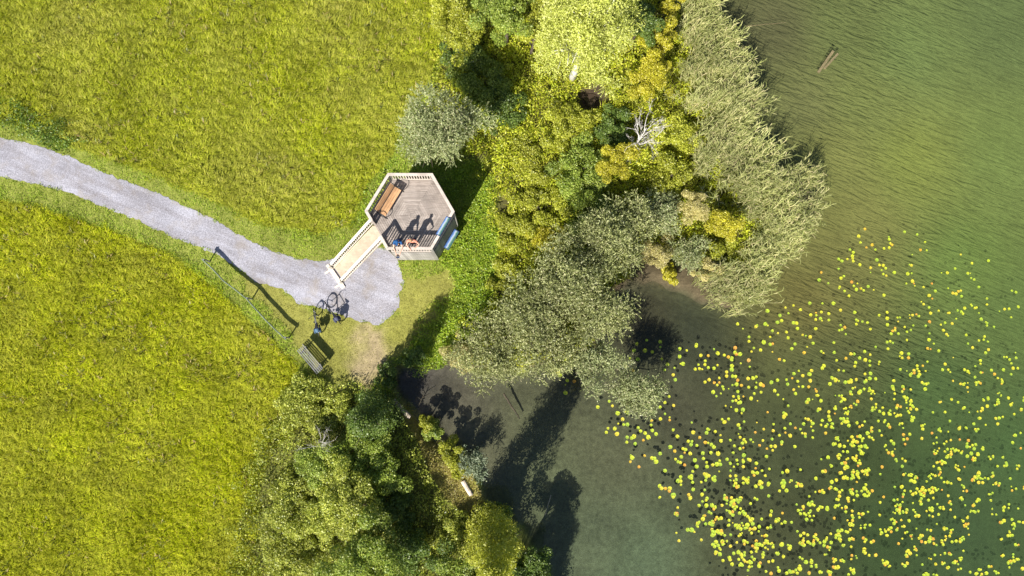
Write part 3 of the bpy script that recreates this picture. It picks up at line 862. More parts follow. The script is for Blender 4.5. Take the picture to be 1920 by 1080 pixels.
# ------------------------------------------------------------------ low plants under the bushes
M_HERB = m_leaf("undergrowth", [(0.0, (0.23, 0.30, 0.012)), (0.4, (0.44, 0.51, 0.025)), (0.75, (0.58, 0.61, 0.045)), (1.0, (0.68, 0.63, 0.10))], 0.38, (0.7, 1.2), 0.4)
P = scatter(480000, -18, 21, -20, 31)
sh = sdist(P, SHORE)
Pj = P + (np.stack([vn(P, 0.9, 36), vn(P, 0.9, 37)], -1) - 0.5) * 1.8 + rng.normal(size=P.shape) * 0.15
ik = (inside(Pj, THICKET) | inside(Pj, LOWWOOD)) & (sdist(P, PATH) < -0.3) & ((P[:, 0] < 8.5) | (sh > 1.6)) & (np.hypot(*(P - TOWER_C).T) > 2.9) & (sh > 0.25) & (np.hypot(P[:, 0] - MUD[0], P[:, 1] - MUD[1]) > 0.75 + 0.5 * vn(P, .5, 4)) & ~inside(P, np.array(TW))
ik &= ~(sdist(P, STRIP) > -0.1)
P = P[ik]
hn = vn(P, 0.8, 30) * 0.7 + vn(P, 0.3, 31) * 0.4
P = P[rng.random(len(P)) < 0.35 + 0.8 * hn]
hn = vn(P, 0.8, 30) * 0.7 + vn(P, 0.3, 31) * 0.4
z = ground_z(P) + (0.04 + 1.1 * hn ** 1.3) * (0.55 + 0.5 * rng.random(len(P)))
C3 = np.column_stack([P, z])
low_ = sdist(P, LOWWOOD) > -1.2
C3l = C3[low_]; C3 = C3[~low_]
me = leaf_mesh("undergrowth", C3, rdir(len(C3)) * 0.8 + np.array((0, 0, 0.6)), 0.15 * (0.6 + 0.8 * rng.random(len(C3))), 0.07 * (0.6 + 0.8 * rng.random(len(C3))))
tag(link("undergrowth", me, M_HERB), "leafy yellow green herbs filling the ground between the thicket's bushes", "undergrowth", kind='stuff')
M_HERB2 = m_leaf("lower_undergrowth", [(0.0, (0.15, 0.20, 0.02)), (0.5, (0.33, 0.39, 0.045)), (1.0, (0.54, 0.55, 0.11))], 0.38, (0.7, 1.2), 0.5)
me = leaf_mesh("lower_undergrowth", C3l, rdir(len(C3l)) * 0.8 + np.array((0, 0, 0.6)), 0.14 * (0.6 + 0.8 * rng.random(len(C3l))), 0.065 * (0.6 + 0.8 * rng.random(len(C3l))))
tag(link("undergrowth", me, M_HERB2), "olive green herbs under the trees of the lower shore", "undergrowth", kind='stuff')
Pb = P[~low_ & (rng.random(len(P)) < 0.35) & inside(P, THICKET)]
M_TALL = m_leaf("thicket_grass", [(0.0, (0.28, 0.34, 0.014)), (0.5, (0.51, 0.55, 0.035)), (1.0, (0.68, 0.66, 0.14))], 0.42, (0.75, 1.2), 0.4, 0.01)
tag(blades("thicket_grass", Pb, 0.35 + 0.75 * rng.random(len(Pb)) * vn(Pb, 0.7, 35), 0.02 + 0.03 * rng.random(len(Pb)), 1.2, M_TALL, flop=np.tile((0.3, 0.2), (len(Pb), 1))),
    "tall bright lime grass growing between the thicket's bushes", "grass", kind='stuff')
# lush green weeds: round the tower and on the left roadside
P = scatter(600000, -38, 4, -6, 22)
Pq = P.copy(); P = P + (np.stack([vn(P, 0.9, 38), vn(P, 0.9, 39)], -1) - 0.5) * 1.4 + rng.normal(size=P.shape) * 0.15
zone = (inside(P, poly([(760, 320), (900, 290), (935, 330), (920, 440), (930, 520), (945, 510), (920, 575), (860, 645), (820, 690), (745, 690), (790, 610), (850, 540), (850, 500), (835, 490), (790, 495), (745, 492), (752, 505), (740, 495), (745, 470), (690, 400)])) * 0.9
        + inside(P, poly([(-200, 110), (0, 180), (60, 205), (120, 235), (170, 275), (120, 282), (60, 260), (0, 246), (-200, 215)])) * 0.8
        + inside(P, poly([(660, 430), (690, 350), (740, 300), (730, 330), (685, 400), (690, 440)])) * 0.7)
P = Pq
ok = (zone > 0) & ~inside(P, np.array(TW)) & (sdist(P, PATH) < -0.05) & (rng.random(len(P)) < zone * (0.3 + 0.9 * vn(P, 0.5, 33)))
P = P[ok]
left_ = P[:, 0] < -22
PL = P[left_]; P = P[~left_]
hn = vn(PL, 0.6, 34)
M_NETTLE = m_leaf("roadside_weeds", [(0.0, (0.05, 0.10, 0.012)), (0.5, (0.11, 0.19, 0.02)), (1.0, (0.22, 0.30, 0.04))], 0.35, (0.7, 1.2), 0.5)
me = leaf_mesh("roadside_weeds", np.column_stack([PL, ground_z(PL) + (0.05 + 0.5 * hn) * rng.random(len(PL))]), rdir(len(PL)) * 0.7 + np.array((0, 0, 0.8)), 0.12 * (0.6 + 0.8 * rng.random(len(PL))), 0.06 * (0.6 + 0.8 * rng.random(len(PL))))
tag(link("roadside_weeds", me, M_NETTLE), "dark green weeds beside the gravel path at the left edge", "weeds", kind='stuff')
hn = vn(P, 0.6, 34)
C3 = np.column_stack([P, ground_z(P) + (0.04 + 0.40 * hn) * rng.random(len(P))])
M_WEED = m_leaf("weeds", [(0.0, (0.13, 0.22, 0.012)), (0.5, (0.27, 0.40, 0.02)), (1.0, (0.42, 0.50, 0.05))], 0.4, (0.75, 1.2), 0.5)
me = leaf_mesh("green_weeds", C3, rdir(len(P)) * 0.7 + np.array((0, 0, 0.8)), 0.13 * (0.6 + 0.8 * rng.random(len(P))), 0.07 * (0.6 + 0.8 * rng.random(len(P))))
tag(link("green_weeds", me, M_WEED), "fresh green weeds round the wooden tower", "weeds", kind='stuff')
# dry grass on the neck of land with the logs
P = scatter(110000, -8, 2, -14, 0)
P = P[(sdist(P, STRIP) > -0.15)]
M_STRAWG = m_leaf("dry_grass", [(0.0, (0.28, 0.24, 0.06)), (0.5, (0.44, 0.37, 0.12)), (1.0, (0.46, 0.47, 0.08))], 0.35)
tag(blades("dry_grass", P, 0.08 + 0.22 * rng.random(len(P)), 0.015 + 0.02 * rng.random(len(P)), 1.3, M_STRAWG), "dry tan grass on the strip of land with the logs", "grass", kind='stuff')

# ------------------------------------------------------------------ reeds
REED1 = poly([(1255, -200), (1255, 0), (1268, 90), (1262, 140), (1290, 250), (1300, 300), (1310, 350), (1390, 400), (1400, 430), (1380, 500), (1310, 520), (1300, 545),
              (1325, 575), (1378, 580), (1425, 540), (1455, 475), (1500, 440), (1518, 400), (1500, 352), (1425, 305), (1374, 285), (1392, 240), (1390, 190), (1380, 118), (1338, 70), (1338, 0), (1338, -200)])
M_REED = m_leaf("reeds", [(0.0, (0.15, 0.17, 0.04)), (0.4, (0.31, 0.34, 0.11)), (0.8, (0.50, 0.50, 0.21)), (1.0, (0.60, 0.52, 0.28))], 0.3, (0.72, 1.2), 0.35)
P = scatter(26000, 10, 22, -2, 30)
P = P[(sdist(P, REED1) + (vn(P, 0.5, 40) - 0.5) * 1.5 > 0)]
P = P[rng.random(len(P)) < 0.15 + 1.1 * vn(P, 0.6, 41)]
n = len(P)
gz = np.maximum(ground_z(P), -1.0)
hr = (1.5 + 0.9 * vn(P, 0.9, 42)) * (0.75 + 0.4 * rng.random(n))
lean = (rng.normal(size=(n, 2)) * 0.16 + np.array((0.22, 0.05)) + (np.stack([vn(P, 1.5, 43), vn(P, 1.5, 44)], -1) - 0.5) * 0.7)
Vs = []; Fq = []; Ft = []
# stem: thin two-face strip; leaves: long arching blades along the upper half
tip = np.column_stack([P + lean * hr[:, None], hr - 0.3])
base = np.column_stack([P, gz])
sd = np.column_stack([-lean[:, 1], lean[:, 0], np.zeros(n)]); sd /= np.linalg.norm(sd, axis=1)[:, None] + 1e-6
V = np.empty((n, 4, 3)); V[:, 0] = base - sd * .008; V[:, 1] = base + sd * .008; V[:, 2] = tip + sd * .012; V[:, 3] = tip - sd * .012
Vs.append(V.reshape(-1, 3)); Fq.append(np.arange(n)[:, None] * 4 + np.arange(4)[None]); off = n * 4
for k in range(7):
    f_ = 0.45 + 0.55 * (k + rng.random(n)) / 7
    o = base + (tip - base) * f_[:, None]
    az = rng.random(n) * 2 * PI
    d = np.column_stack([np.cos(az), np.sin(az), np.zeros(n)]) * 0.8 + np.column_stack([lean * 1.5, np.zeros(n)])
    d /= np.linalg.norm(d, axis=1)[:, None]
    s = np.column_stack([-d[:, 1], d[:, 0], np.zeros(n)]) * (0.012 + 0.013 * rng.random(n))[:, None]
    Lr = 0.22 + 0.24 * rng.random(n)
    m_ = o + d * (Lr * .5)[:, None] + np.array((0, 0, 1)) * (Lr * 0.28)[:, None]
    t_ = m_ + d * (Lr * .5)[:, None] + np.array((0, 0, 1)) * (Lr * (0.15 - 0.4 * rng.random(n)))[:, None]
    V = np.empty((n, 5, 3)); V[:, 0] = o - s * .6; V[:, 1] = o + s * .6; V[:, 2] = m_ - s; V[:, 3] = m_ + s; V[:, 4] = t_
    i = off + np.arange(n)[:, None] * 5
    Vs.append(V.reshape(-1, 3)); Fq.append(i + np.array([[0, 1, 3, 2]])); Ft.append(i + np.array([[2, 3, 4]])); off += n * 5
me = np_mesh("reeds", np.concatenate(Vs), [np.concatenate(Fq), np.concatenate(Ft)])
tag(link("reeds", me, M_REED), "pale sage reed bed standing along the open lake", "reeds", kind='stuff')

# ------------------------------------------------------------------ lookout tower
M_GREY = m_wood("weathered_wood", [(0.25, (0.22, 0.205, 0.19)), (0.55, (0.34, 0.32, 0.295)), (0.8, (0.43, 0.40, 0.37))])
M_DECK = m_wood("deck_wood", [(0.25, (0.21, 0.175, 0.15)), (0.55, (0.32, 0.275, 0.245)), (0.8, (0.41, 0.365, 0.33))], island=0.17)
M_RAIL = m_wood("rail_wood", [(0.25, (0.40, 0.34, 0.29)), (0.6, (0.52, 0.46, 0.41)), (0.85, (0.60, 0.54, 0.48))], island=0.08)
M_CREAM = m_wood("fresh_wood", [(0.2, (0.42, 0.34, 0.25)), (0.6, (0.52, 0.43, 0.33)), (0.85, (0.58, 0.50, 0.40))], island=0.06)
M_PALE = m_wood("pale_rail_wood", [(0.2, (0.55, 0.49, 0.42)), (0.6, (0.66, 0.60, 0.52)), (0.85, (0.72, 0.66, 0.58))], island=0.05)
DZ, RZ = 3.3, 4.42
tx, ty = TOWER_C
T0 = Vector((tx, ty, 0))
tower = thing("lookout_tower", T0, 0, "hexagonal weathered wooden lookout tower with a railed deck and stairs", "lookout tower")
cor = [Vector((math.cos(k * PI / 3), math.sin(k * PI / 3), 0)) for k in range(6)]
Rr = TOWER_R
# deck boards in six sectors running parallel to the sides
b = MB(); ap = math.cos(PI / 6)
nr = 18; wd = (Rr - 0.02) / nr
for k in range(6):
    a0, a1 = cor[k], cor[(k + 1) % 6]
    for i in range(nr):
        r0 = i * wd + 0.004; r1 = (i + 1) * wd - 0.014
        g = (a1 - a0).normalized() * 0.003
        q = [a0 * r0 + g, a0 * r1 + g, a1 * r1 - g, a1 * r0 - g]
        b.prism([(p.x, p.y) for p in q], DZ - 0.04, DZ)
b.build("deck", M_DECK, tower)
b = MB()
b.prism([(c_.x * (Rr - .06), c_.y * (Rr - .06)) for c_ in cor], DZ - 0.16, DZ - 0.05)
b.build("deck_frame", M_GREY, tower)
for k in range(6):
    c_ = cor[k] * (Rr - 0.07)
    b = MB(); b.box((c_.x, c_.y, RZ / 2 - 0.05), (0.13, 0.13, RZ - 0.08), rz=k * PI / 3)
    b.build("post", M_GREY, tower)
for k in range(6):
    a0, a1 = cor[k] * (Rr - 0.02), cor[(k + 1) % 6] * (Rr - 0.02)
    b = MB(); L_ = (a1 - a0).length; n_ = 17
    u = (a1 - a0) / L_; rot = math.atan2(u.y, u.x)
    for i in range(n_):
        p = a0 + u * (L_ * (i + .5) / n_)
        b.box((p.x, p.y, 1.58 + 0.006 * (i % 3)), (L_ / n_ - 0.012, 0.022, 3.14), rz=rot)
    b.build("wall", M_GREY, tower)


def rail(parent, a0, a1, name, z0=DZ, capw=0.16, mat=M_RAIL, sp=0.15, mitre=0.0):
    u = (a1 - a0).normalized(); nrm = Vector((-u.y, u.x, 0)); L_ = (a1 - a0).length
    b_ = MB()
    h = capw / 2
    q = [a0 - nrm * h - u * mitre * h, a1 - nrm * h + u * mitre * h, a1 + nrm * h - u * mitre * h, a0 + nrm * h + u * mitre * h]
    b_.prism([(p.x, p.y) for p in q], RZ - 0.01, RZ + 0.035)
    rot = math.atan2(u.y, u.x); m_ = (a0 + a1) / 2
    r_ = b_.build(name, mat, parent)
    b_ = MB()
    b_.box((m_.x, m_.y, RZ - 0.08), (L_ - 0.14, 0.05, 0.09), rz=rot)
    b_.box((m_.x, m_.y, z0 + 0.09), (L_ - 0.14, 0.05, 0.09), rz=rot)
    n_ = max(2, int((L_ - 0.16) / sp))
    for i in range(n_):
        p = a0 + u * (0.08 + (L_ - 0.16) * (i + .5) / n_)
        b_.box((p.x, p.y, (z0 + 0.135 + RZ - 0.125) / 2), (0.06, 0.028, RZ - 0.125 - z0 - 0.135), rz=rot)
    b_.build("slats", mat, r_)
    return r_


q = Rr - 0.07
t60 = math.tan(PI / 6)
for k in (0, 1, 2, 4, 5):
    rail(tower, cor[k] * q, cor[(k + 1) % 6] * q, "railing", mitre=t60)
# south west side: an opening where the stairs arrive
A, B_ = cor[3] * q, cor[4] * q
o0, o1 = 0.25, 0.66
for s0, s1 in ((0.0, o0), (o1, 1.0)):
    rail(tower, A.lerp(B_, s0), A.lerp(B_, s1), "railing")
for s_ in (o0, o1):
    p = A.lerp(B_, s_); b = MB(); b.box((p.x, p.y, DZ + 0.56), (0.11, 0.11, 1.12), rz=-PI / 3); b.build("post", M_RAIL, tower)
# stairs
top = A.lerp(B_, (o0 + o1) / 2)
foot = V3(637, 514, 0) - T0
foot.z = 0; dirv = (foot - top); dirv.z = 0
run = dirv.length; dirv.normalize(); side = Vector((-dirv.y, dirv.x, 0))
hw = 0.47
b = MB()
for s_ in (-1, 1):
    b.beam(top + side * s_ * (hw + 0.03) + Vector((0, 0, DZ - 0.2)), foot + side * s_ * (hw + 0.03) + Vector((0, 0, 0.05)), 0.05, 0.26)
stairs = b.build("staircase", M_CREAM, tower)
ns = 15
rot = math.atan2(side.y, side.x)
for i in range(ns):
    f_ = (i + 0.5) / ns
    p = top.lerp(foot, f_)
    b = MB(); b.box((p.x, p.y, DZ * (1 - (i + 0.55) / (ns + 0.2))), (2 * hw, run / ns + 0.03, 0.04), rz=rot)
    b.build("step", M_CREAM, stairs)
sl = Vector((0, 0, 1.0))
for s_ in (-1, 1):
    a0 = top + side * s_ * (hw + 0.10) + Vector((0, 0, DZ + 0.05)); a1 = foot + side * s_ * (hw + 0.10) + Vector((0, 0, 0.02)) + dirv * 0.05
    b = MB()
    b.beam(a0 + sl, a1 + sl, 0.15, 0.045)
    b.beam(a0 + sl * 0.16, a1 + sl * 0.16, 0.05, 0.08)
    n_ = 26
    for i in range(n_):
        p = a0.lerp(a1, (i + .5) / n_)
        b.box(p + sl * 0.56, (0.05, 0.03, 0.80), rz=rot + PI / 2)
    b.build("handrail", M_PALE, stairs)
    e_ = a1 + dirv * 0.12
    b = MB(); b.box((e_.x, e_.y, 0.56), (0.13, 0.13, 1.12), rz=rot); b.box((e_.x, e_.y, 1.14), (0.19, 0.19, 0.04), rz=rot)
    b.build("newel_post", M_PALE, stairs)
e_ = foot + dirv * 0.28
b = MB(); b.box((e_.x, e_.y, 0.05), (1.75, 0.24, 0.10), rz=rot)
for s_ in (-1, 1):
    p = e_ + side * s_ * 0.55 + dirv * 0.18
    b.box((p.x, p.y, 0.045), (0.12, 0.5, 0.085), rz=rot)
b.build("threshold", M_PALE, stairs)

# ------------------------------------------------------------------ bench on the deck
M_ORANGE = m_wood("orange_wood", [(0.25, (0.32, 0.18, 0.09)), (0.6, (0.46, 0.27, 0.14)), (0.85, (0.54, 0.35, 0.20))], grain=(1, 10, 10))
M_BLACK = m_plain("black_metal", (0.02, 0.02, 0.022), 0.4, 0.5)
mid = (cor[2] + cor[3]) / 2
u = (cor[2] - cor[3]).normalized()
bp = T0 + mid * (Rr - 0.62) / 1.0 * 1.0 + u * 0.02
inw = -mid.normalized()
bench = thing("deck_bench", (bp.x, bp.y, DZ), math.atan2(u.y, u.x), "orange brown wooden bench with black looped armrests on the tower deck", "bench")
# local: x along the bench, -y towards the deck's middle
sg = 1.0 if Vector((-u.y, u.x, 0)).dot(inw) > 0 else -1.0
b = MB()
for i in range(3): b.box((0, sg * (0.10 + 0.145 * i), 0.45), (1.75, 0.138, 0.04))
b.build("seat", M_ORANGE, bench, bevel=0.006)
b = MB()
Rx = Matrix.Rotation(sg * math.radians(22), 3, 'X')
for i in range(3):
    zz = 0.58 + i * 0.13
    b.box((0, sg * (-0.04 - 0.055 * i), zz), (1.75, 0.035, 0.122), M=Rx)
b.build("backrest", M_ORANGE, bench, bevel=0.006)
for s_ in (-1, 1):
    b = MB()
    x = s_ * 0.93
    loop = [(x, sg * (0.28 + 0.27 * math.cos(t)), 0.36 + 0.34 * math.sin(t)) for t in np.linspace(0, 2 * PI, 22, endpoint=False)]
    b.tube(loop, 0.02, 6, True)
    b.tube([(x, sg * -0.02, 0.44), (x, sg * -0.20, 0.92)], 0.02, 6)
    b.tube([(x, sg * 0.45, 0.42), (x, sg * -0.02, 0.44)], 0.02, 6)
    b.box((x, sg * 0.28, 0.012), (0.05, 0.5, 0.024))
    b.build("armrest", M_BLACK, bench, smooth=True)

# ------------------------------------------------------------------ information boards
def m_panorama():
    a = N("panorama_print")
    tc = a.n('ShaderNodeTexCoord'); sx = a.n('ShaderNodeSeparateXYZ'); a.l(tc.outputs['Object'], sx.inputs[0])
    mp_ = a.n('ShaderNodeMapping'); mp_.inputs['Scale'].default_value = (5, 1, 1); a.l(tc.outputs['Object'], mp_.inputs[0])
    nz = a.noise(1.0, 5, 0.6, mp_.outputs[0])
    v = a.math('ADD', a.math('MULTIPLY', sx.outputs[1], 3.2), a.math('MULTIPLY', nz.outputs[0], 0.5))
    c = a.ramp(v, [(0.0, (0.05, 0.13, 0.10)), (0.10, (0.16, 0.26, 0.20)), (0.2, (0.26, 0.31, 0.36)), (0.34, (0.38, 0.44, 0.53)), (0.48, (0.12, 0.22, 0.44)), (0.7, (0.05, 0.11, 0.28))])
    a.bsdf(c, 0.25, 0.5)
    return a.m


M_PANO = m_panorama()
M_FRAME = m_plain("board_frame", (0.03, 0.05, 0.13), 0.4, 0.5)
uE = (cor[0] - cor[5]).normalized()


def info_board(px, py, z, L_, W_, tilt, label, legs):
    c_ = V3(px, py, z)
    root = thing("information_board", (c_.x, c_.y, z - legs), math.atan2(uE.y, uE.x), label, "information board", "blue panorama boards at the tower")
    R_ = Matrix.Rotation(tilt, 3, 'X')
    b_ = MB(); b_.box((0, 0, legs), (L_, W_, 0.03), M=R_)
    b_.build("frame", M_FRAME, root, bevel=0.004)
    b_ = MB(); b_.box((0, 0, 0), (L_ - 0.10, W_ - 0.05, 0.012), M=None)
    p_ = b_.build("print", M_PANO, root); p_.location = R_ @ Vector((0, 0, 0.018)) + Vector((0, 0, legs)); p_.rotation_euler = (tilt, 0, 0)
    if legs > 0.3:
        for s_ in (-1, 1):
            b_ = MB(); b_.box((s_ * L_ * 0.42, 0.0, legs / 2 - 0.02), (0.07, 0.07, legs - 0.05)); b_.build("post", M_GREY, root)
    else:
        for s_ in (-1, 1):
            b_ = MB(); b_.beam((s_ * L_ * 0.35, 0, legs - 0.015), (s_ * L_ * 0.35, -0.16, legs - 0.1), 0.04, 0.03); b_.build("bracket", M_BLACK, root)
    return root


info_board(831, 424, 4.46, 1.22, 0.30, math.radians(-18), "blue panorama board fixed to the inner side of the tower's railing", 0.06)
info_board(846.5, 449, 1.0, 1.34, 0.36, math.radians(20), "blue panorama board on posts outside at the tower's foot", 1.0)

# ------------------------------------------------------------------ slatted bench on the grass
M_SLAT = m_wood("grey_slats", [(0.25, (0.13, 0.13, 0.125)), (0.6, (0.23, 0.23, 0.225)), (0.85, (0.33, 0.325, 0.31))], grain=(1, 12, 12))
e0, e1 = V3(560.5, 655, 0.45), V3(597, 698, 0.45)
ub = (e1 - e0).normalized(); rzb = math.atan2(ub.y, ub.x)
cb = (V3(581, 674.5, 0.45)); cb.z = 0
bench2 = thing("slatted_bench", cb, rzb, "grey weathered slatted bench on the grass beside the meadow", "bench")
b = MB()      # local +y is the side of the backrest (towards the gravel)
for i in range(4): b.box((0, -0.21 + i * 0.12, 0.445), (1.9, 0.058, 0.035))
b.build("seat", M_SLAT, bench2, bevel=0.005)
b = MB()
for i in range(3): b.box((0, 0.265 + i * 0.035, 0.56 + i * 0.13), (1.9, 0.03, 0.128), M=Matrix.Rotation(math.radians(-15), 3, 'X'))
b.build("backrest", M_SLAT, bench2, bevel=0.005)
for s_ in (-1, 1):
    b = MB()
    b.box((s_ * 0.7, -0.2, 0.21), (0.07, 0.07, 0.42)); b.beam((s_ * 0.7, 0.18, 0.0), (s_ * 0.7, 0.385, 0.9), 0.07, 0.06, up=(1, 0, 0))
    b.box((s_ * 0.7, 0.0, 0.39), (0.06, 0.40, 0.06))
    b.build("leg", M_SLAT, bench2)

# ------------------------------------------------------------------ plank rail along the verge
M_PLANK = m_wood("grey_green_plank", [(0.25, (0.11, 0.14, 0.09)), (0.6, (0.20, 0.24, 0.17)), (0.85, (0.29, 0.32, 0.25))], grain=(10, 10, 10))
zr = 0.92
rp_ = [(377.5, 485.5), (397, 503.5), (417.5, 526), (439.5, 542.5), (461.5, 560), (474.5, 575), (495.5, 598), (516, 619), (536, 636.5)]
pts = [V3(x, y, zr) for x, y in rp_]
fence = thing("plank_fence", (pts[4].x, pts[4].y, 0), 0, "long low single plank fence on posts between meadow and gravel path", "fence")
F0 = Vector((pts[4].x, pts[4].y, 0))
b = MB()
for half in (pts[:5], pts[4:]):
    fine = []
    for i in range(len(half) - 1):
        for j in range(4): fine.append(half[i].lerp(half[i + 1], j / 4))
    fine.append(half[-1])
    nn = len(fine); base = len(b.v)
    for i, p in enumerate(fine):
        t_ = (fine[min(i + 1, nn - 1)] - fine[max(i - 1, 0)]).normalized(); nr_ = Vector((-t_.y, t_.x, 0)) * 0.024
        c_ = p - F0; dz = 0.015 * math.sin(i * 0.9)
        for sgn, zz in ((-1, zr - 0.19), (1, zr - 0.19), (1, zr), (-1, zr)):
            b.v.append(tuple(c_ + nr_ * sgn + Vector((0, 0, zz - zr + dz))))
    for i in range(nn - 1):
        for k in range(4):
            k2 = (k + 1) % 4
            b.f.append((base + i * 4 + k, base + i * 4 + k2, base + i * 4 + 4 + k2, base + i * 4 + 4 + k))
    b.f.append((base, base + 1, base + 2, base + 3)); b.f.append(tuple(base + (nn - 1) * 4 + k for k in range(4)))
b.build("plank", M_PLANK, fence)
for i in (0, 4, 8):
    p = pts[i] - F0
    nxt = (pts[min(i + 1, 8)] - pts[max(i - 1, 0)]).normalized(); nr_ = Vector((-nxt.y, nxt.x, 0))
    if nr_.y < 0: nr_ = -nr_
    p = p + nr_ * 0.065 + nxt * (0.12 if i == 0 else (-0.12 if i == 8 else 0))
    b = MB(); b.tube([(p.x, p.y, -0.1), (p.x, p.y, 0.93)], 0.045, 10); b.build("post", M_SLAT, fence, smooth=False)

# ------------------------------------------------------------------ bicycles
M_TYRE = m_plain("tyre_rubber", (0.015, 0.015, 0.016), 0.7, 0.3)
M_RIM = m_plain("rim_metal", (0.45, 0.45, 0.47), 0.3, 0.5, 0.9)
M_GREYP = m_plain("grey_bicycle_paint", (0.10, 0.11, 0.12), 0.35, 0.5)
M_BLKP = m_plain("black_bicycle_paint", (0.02, 0.02, 0.025), 0.35, 0.5)


def bicycle(front, rear, label, paint, leanx):
    f, r = V3(*front, 0.35), V3(*rear, 0.35)
    d = (f - r); ang = math.atan2(d.y, d.x)
    c_ = (f + r) / 2
    root = thing("bicycle", (c_.x, c_.y, 0.02), ang, label, "bicycle", "bicycles parked beside the gravel")
    root.rotation_euler = (leanx, 0, ang)
    xf, xr = 0.54, -0.54

    def ring(cx, R_, rt, n=32, st=None):
        return [(cx + R_ * math.cos(t), 0, 0.35 + R_ * math.sin(t)) for t in np.linspace(0, 2 * PI, n, endpoint=False)]
    steer = math.radians(22)
    for wx in (xf, xr):
        b_ = MB(); b_.tube(ring(wx, 0.33, 0.02), 0.024, 8, True)
        wh = b_.build("wheel", M_TYRE, root, smooth=True)
        b_ = MB(); b_.tube(ring(wx, 0.30, 0.01), 0.012, 6, True)
        for k in range(18):
            t = 2 * PI * k / 18
            b_.tube([(wx, 0.02 * (-1) ** k, 0.35), (wx + .29 * math.cos(t), 0, .35 + .29 * math.sin(t))], 0.003, 4)
        b_.tube([(wx, -0.05, .35), (wx, .05, .35)], 0.025, 8)
        b_.build("rim", M_RIM, wh, smooth=True)
        b_ = MB(); R_ = 0.375
        arc = [(wx + R_ * math.cos(t), 0, 0.35 + R_ * math.sin(t)) for t in np.linspace(0.15 * PI, 0.95 * PI, 12)]
        for i in range(11): b_.beam(arc[i], arc[i + 1], 0.045, 0.006, up=(0, 1, 0))
        b_.build("mudguard", paint, root)
    bb = (-0.10, 0, 0.30); hd = (0.38, 0, 0.86); hb = (0.40, 0, 0.68); st = (-0.25, 0, 0.80)
    b_ = MB()
    b_.tube([bb, hb], 0.026, 8); b_.tube([bb, st], 0.018, 8); b_.tube([st, hd], 0.020, 8); b_.tube([hb, hd], 0.024, 8)
    for s in (-1, 1):
        b_.tube([(bb[0], s * .03, bb[2]), (xr, s * .06, .35)], 0.012, 6); b_.tube([(st[0], s * .02, st[2] - .05), (xr, s * .06, .35)], 0.010, 6)
        b_.tube([(0.41, s * .05, .66), (xf, s * .055, .35)], 0.014, 6)
        b_.tube([(xr, s * .07, .36), (xr + 0.02, s * .06, .74)], 0.007, 5)
    b_.box((xr + 0.06, 0, 0.745), (0.40, 0.13, 0.015))
    b_.build("frame", paint, root, smooth=True)
    b_ = MB(); b_.tube([hd, (0.34, 0, 1.02)], 0.016, 8)
    b_.tube([(0.20, -.30, 1.02), (0.28, -.27, 1.05), (0.36, -.10, 1.03), (0.36, .10, 1.03), (0.28, .27, 1.05), (0.20, .30, 1.02)], 0.014, 6)
    b_.build("handlebar", M_BLKP, root, smooth=True)
    b_ = MB(); b_.tube([st, (-0.29, 0, 0.95)], 0.014, 6)
    b_.prism([(-0.45, -.08), (-0.40, -.10), (-0.28, -.06), (-0.14, -.02), (-0.13, 0), (-0.14, .02), (-0.28, .06), (-0.40, .10), (-0.45, .08)], 0.94, 0.99)
    b_.build("saddle", M_BLKP, root, bevel=0.01)
    b_ = MB(); b_.tube([(bb[0], -.05, bb[2]), (bb[0], .05, bb[2])], 0.09, 16)
    b_.tube([(bb[0], .07, bb[2]), (bb[0] + .15, .09, bb[2] - .08)], 0.010, 5); b_.tube([(bb[0], -.07, bb[2]), (bb[0] - .15, -.09, bb[2] + .08)], 0.010, 5)
    b_.box((bb[0] + .15, .14, bb[2] - .08), (0.09, 0.10, 0.02)); b_.box((bb[0] - .15, -.14, bb[2] + .08), (0.09, 0.10, 0.02))
    b_.build("pedals", M_BLKP, root)
    b_ = MB(); b_.tube([(-0.22, 0.05, 0.29), (-0.30, 0.22, 0.0)], 0.012, 6); b_.build("kickstand", M_BLKP, root)
    return root


def bag(bike, label, mat, mat2):
    """a pair of panniers hanging over the rack"""
    root = thing("pannier_bag", bike.location, 0, label, "bicycle bag", "bags hanging on the bicycles")
    root.rotation_euler = bike.rotation_euler
    for s in (-1, 1):
        b_ = MB(); b_.ball((-0.52, s * 0.15, 0.55), (0.18, 0.085, 0.20), 14, 10); b_.build("pouch", mat, root, smooth=True)
    b_ = MB(); b_.ball((-0.50, 0, 0.80), (0.19, 0.13, 0.075), 14, 8); b_.build("lid", mat2, root, smooth=True)


M_BLUEBAG = m_plain("blue_bag", (0.04, 0.075, 0.13), 0.7); M_BLUELID = m_plain("blue_bag_lid", (0.07, 0.13, 0.20), 0.7)
M_DARKBAG = m_plain("dark_bag", (0.035, 0.04, 0.075), 0.7); M_DARKLID = m_plain("dark_bag_lid", (0.06, 0.065, 0.11), 0.7)
b1 = bicycle((588, 585), (596, 624), "grey bicycle on the worn grass carrying a blue pannier bag", M_GREYP, math.radians(7))
b2 = bicycle((613, 574), (632, 600), "black bicycle at the gravel's edge carrying a dark pannier bag", M_BLKP, math.radians(7))
bag(b1, "blue double pannier on the rack of the grey bicycle", M_BLUEBAG, M_BLUELID)
bag(b2, "dark double pannier on the rack of the black bicycle", M_DARKBAG, M_DARKLID)

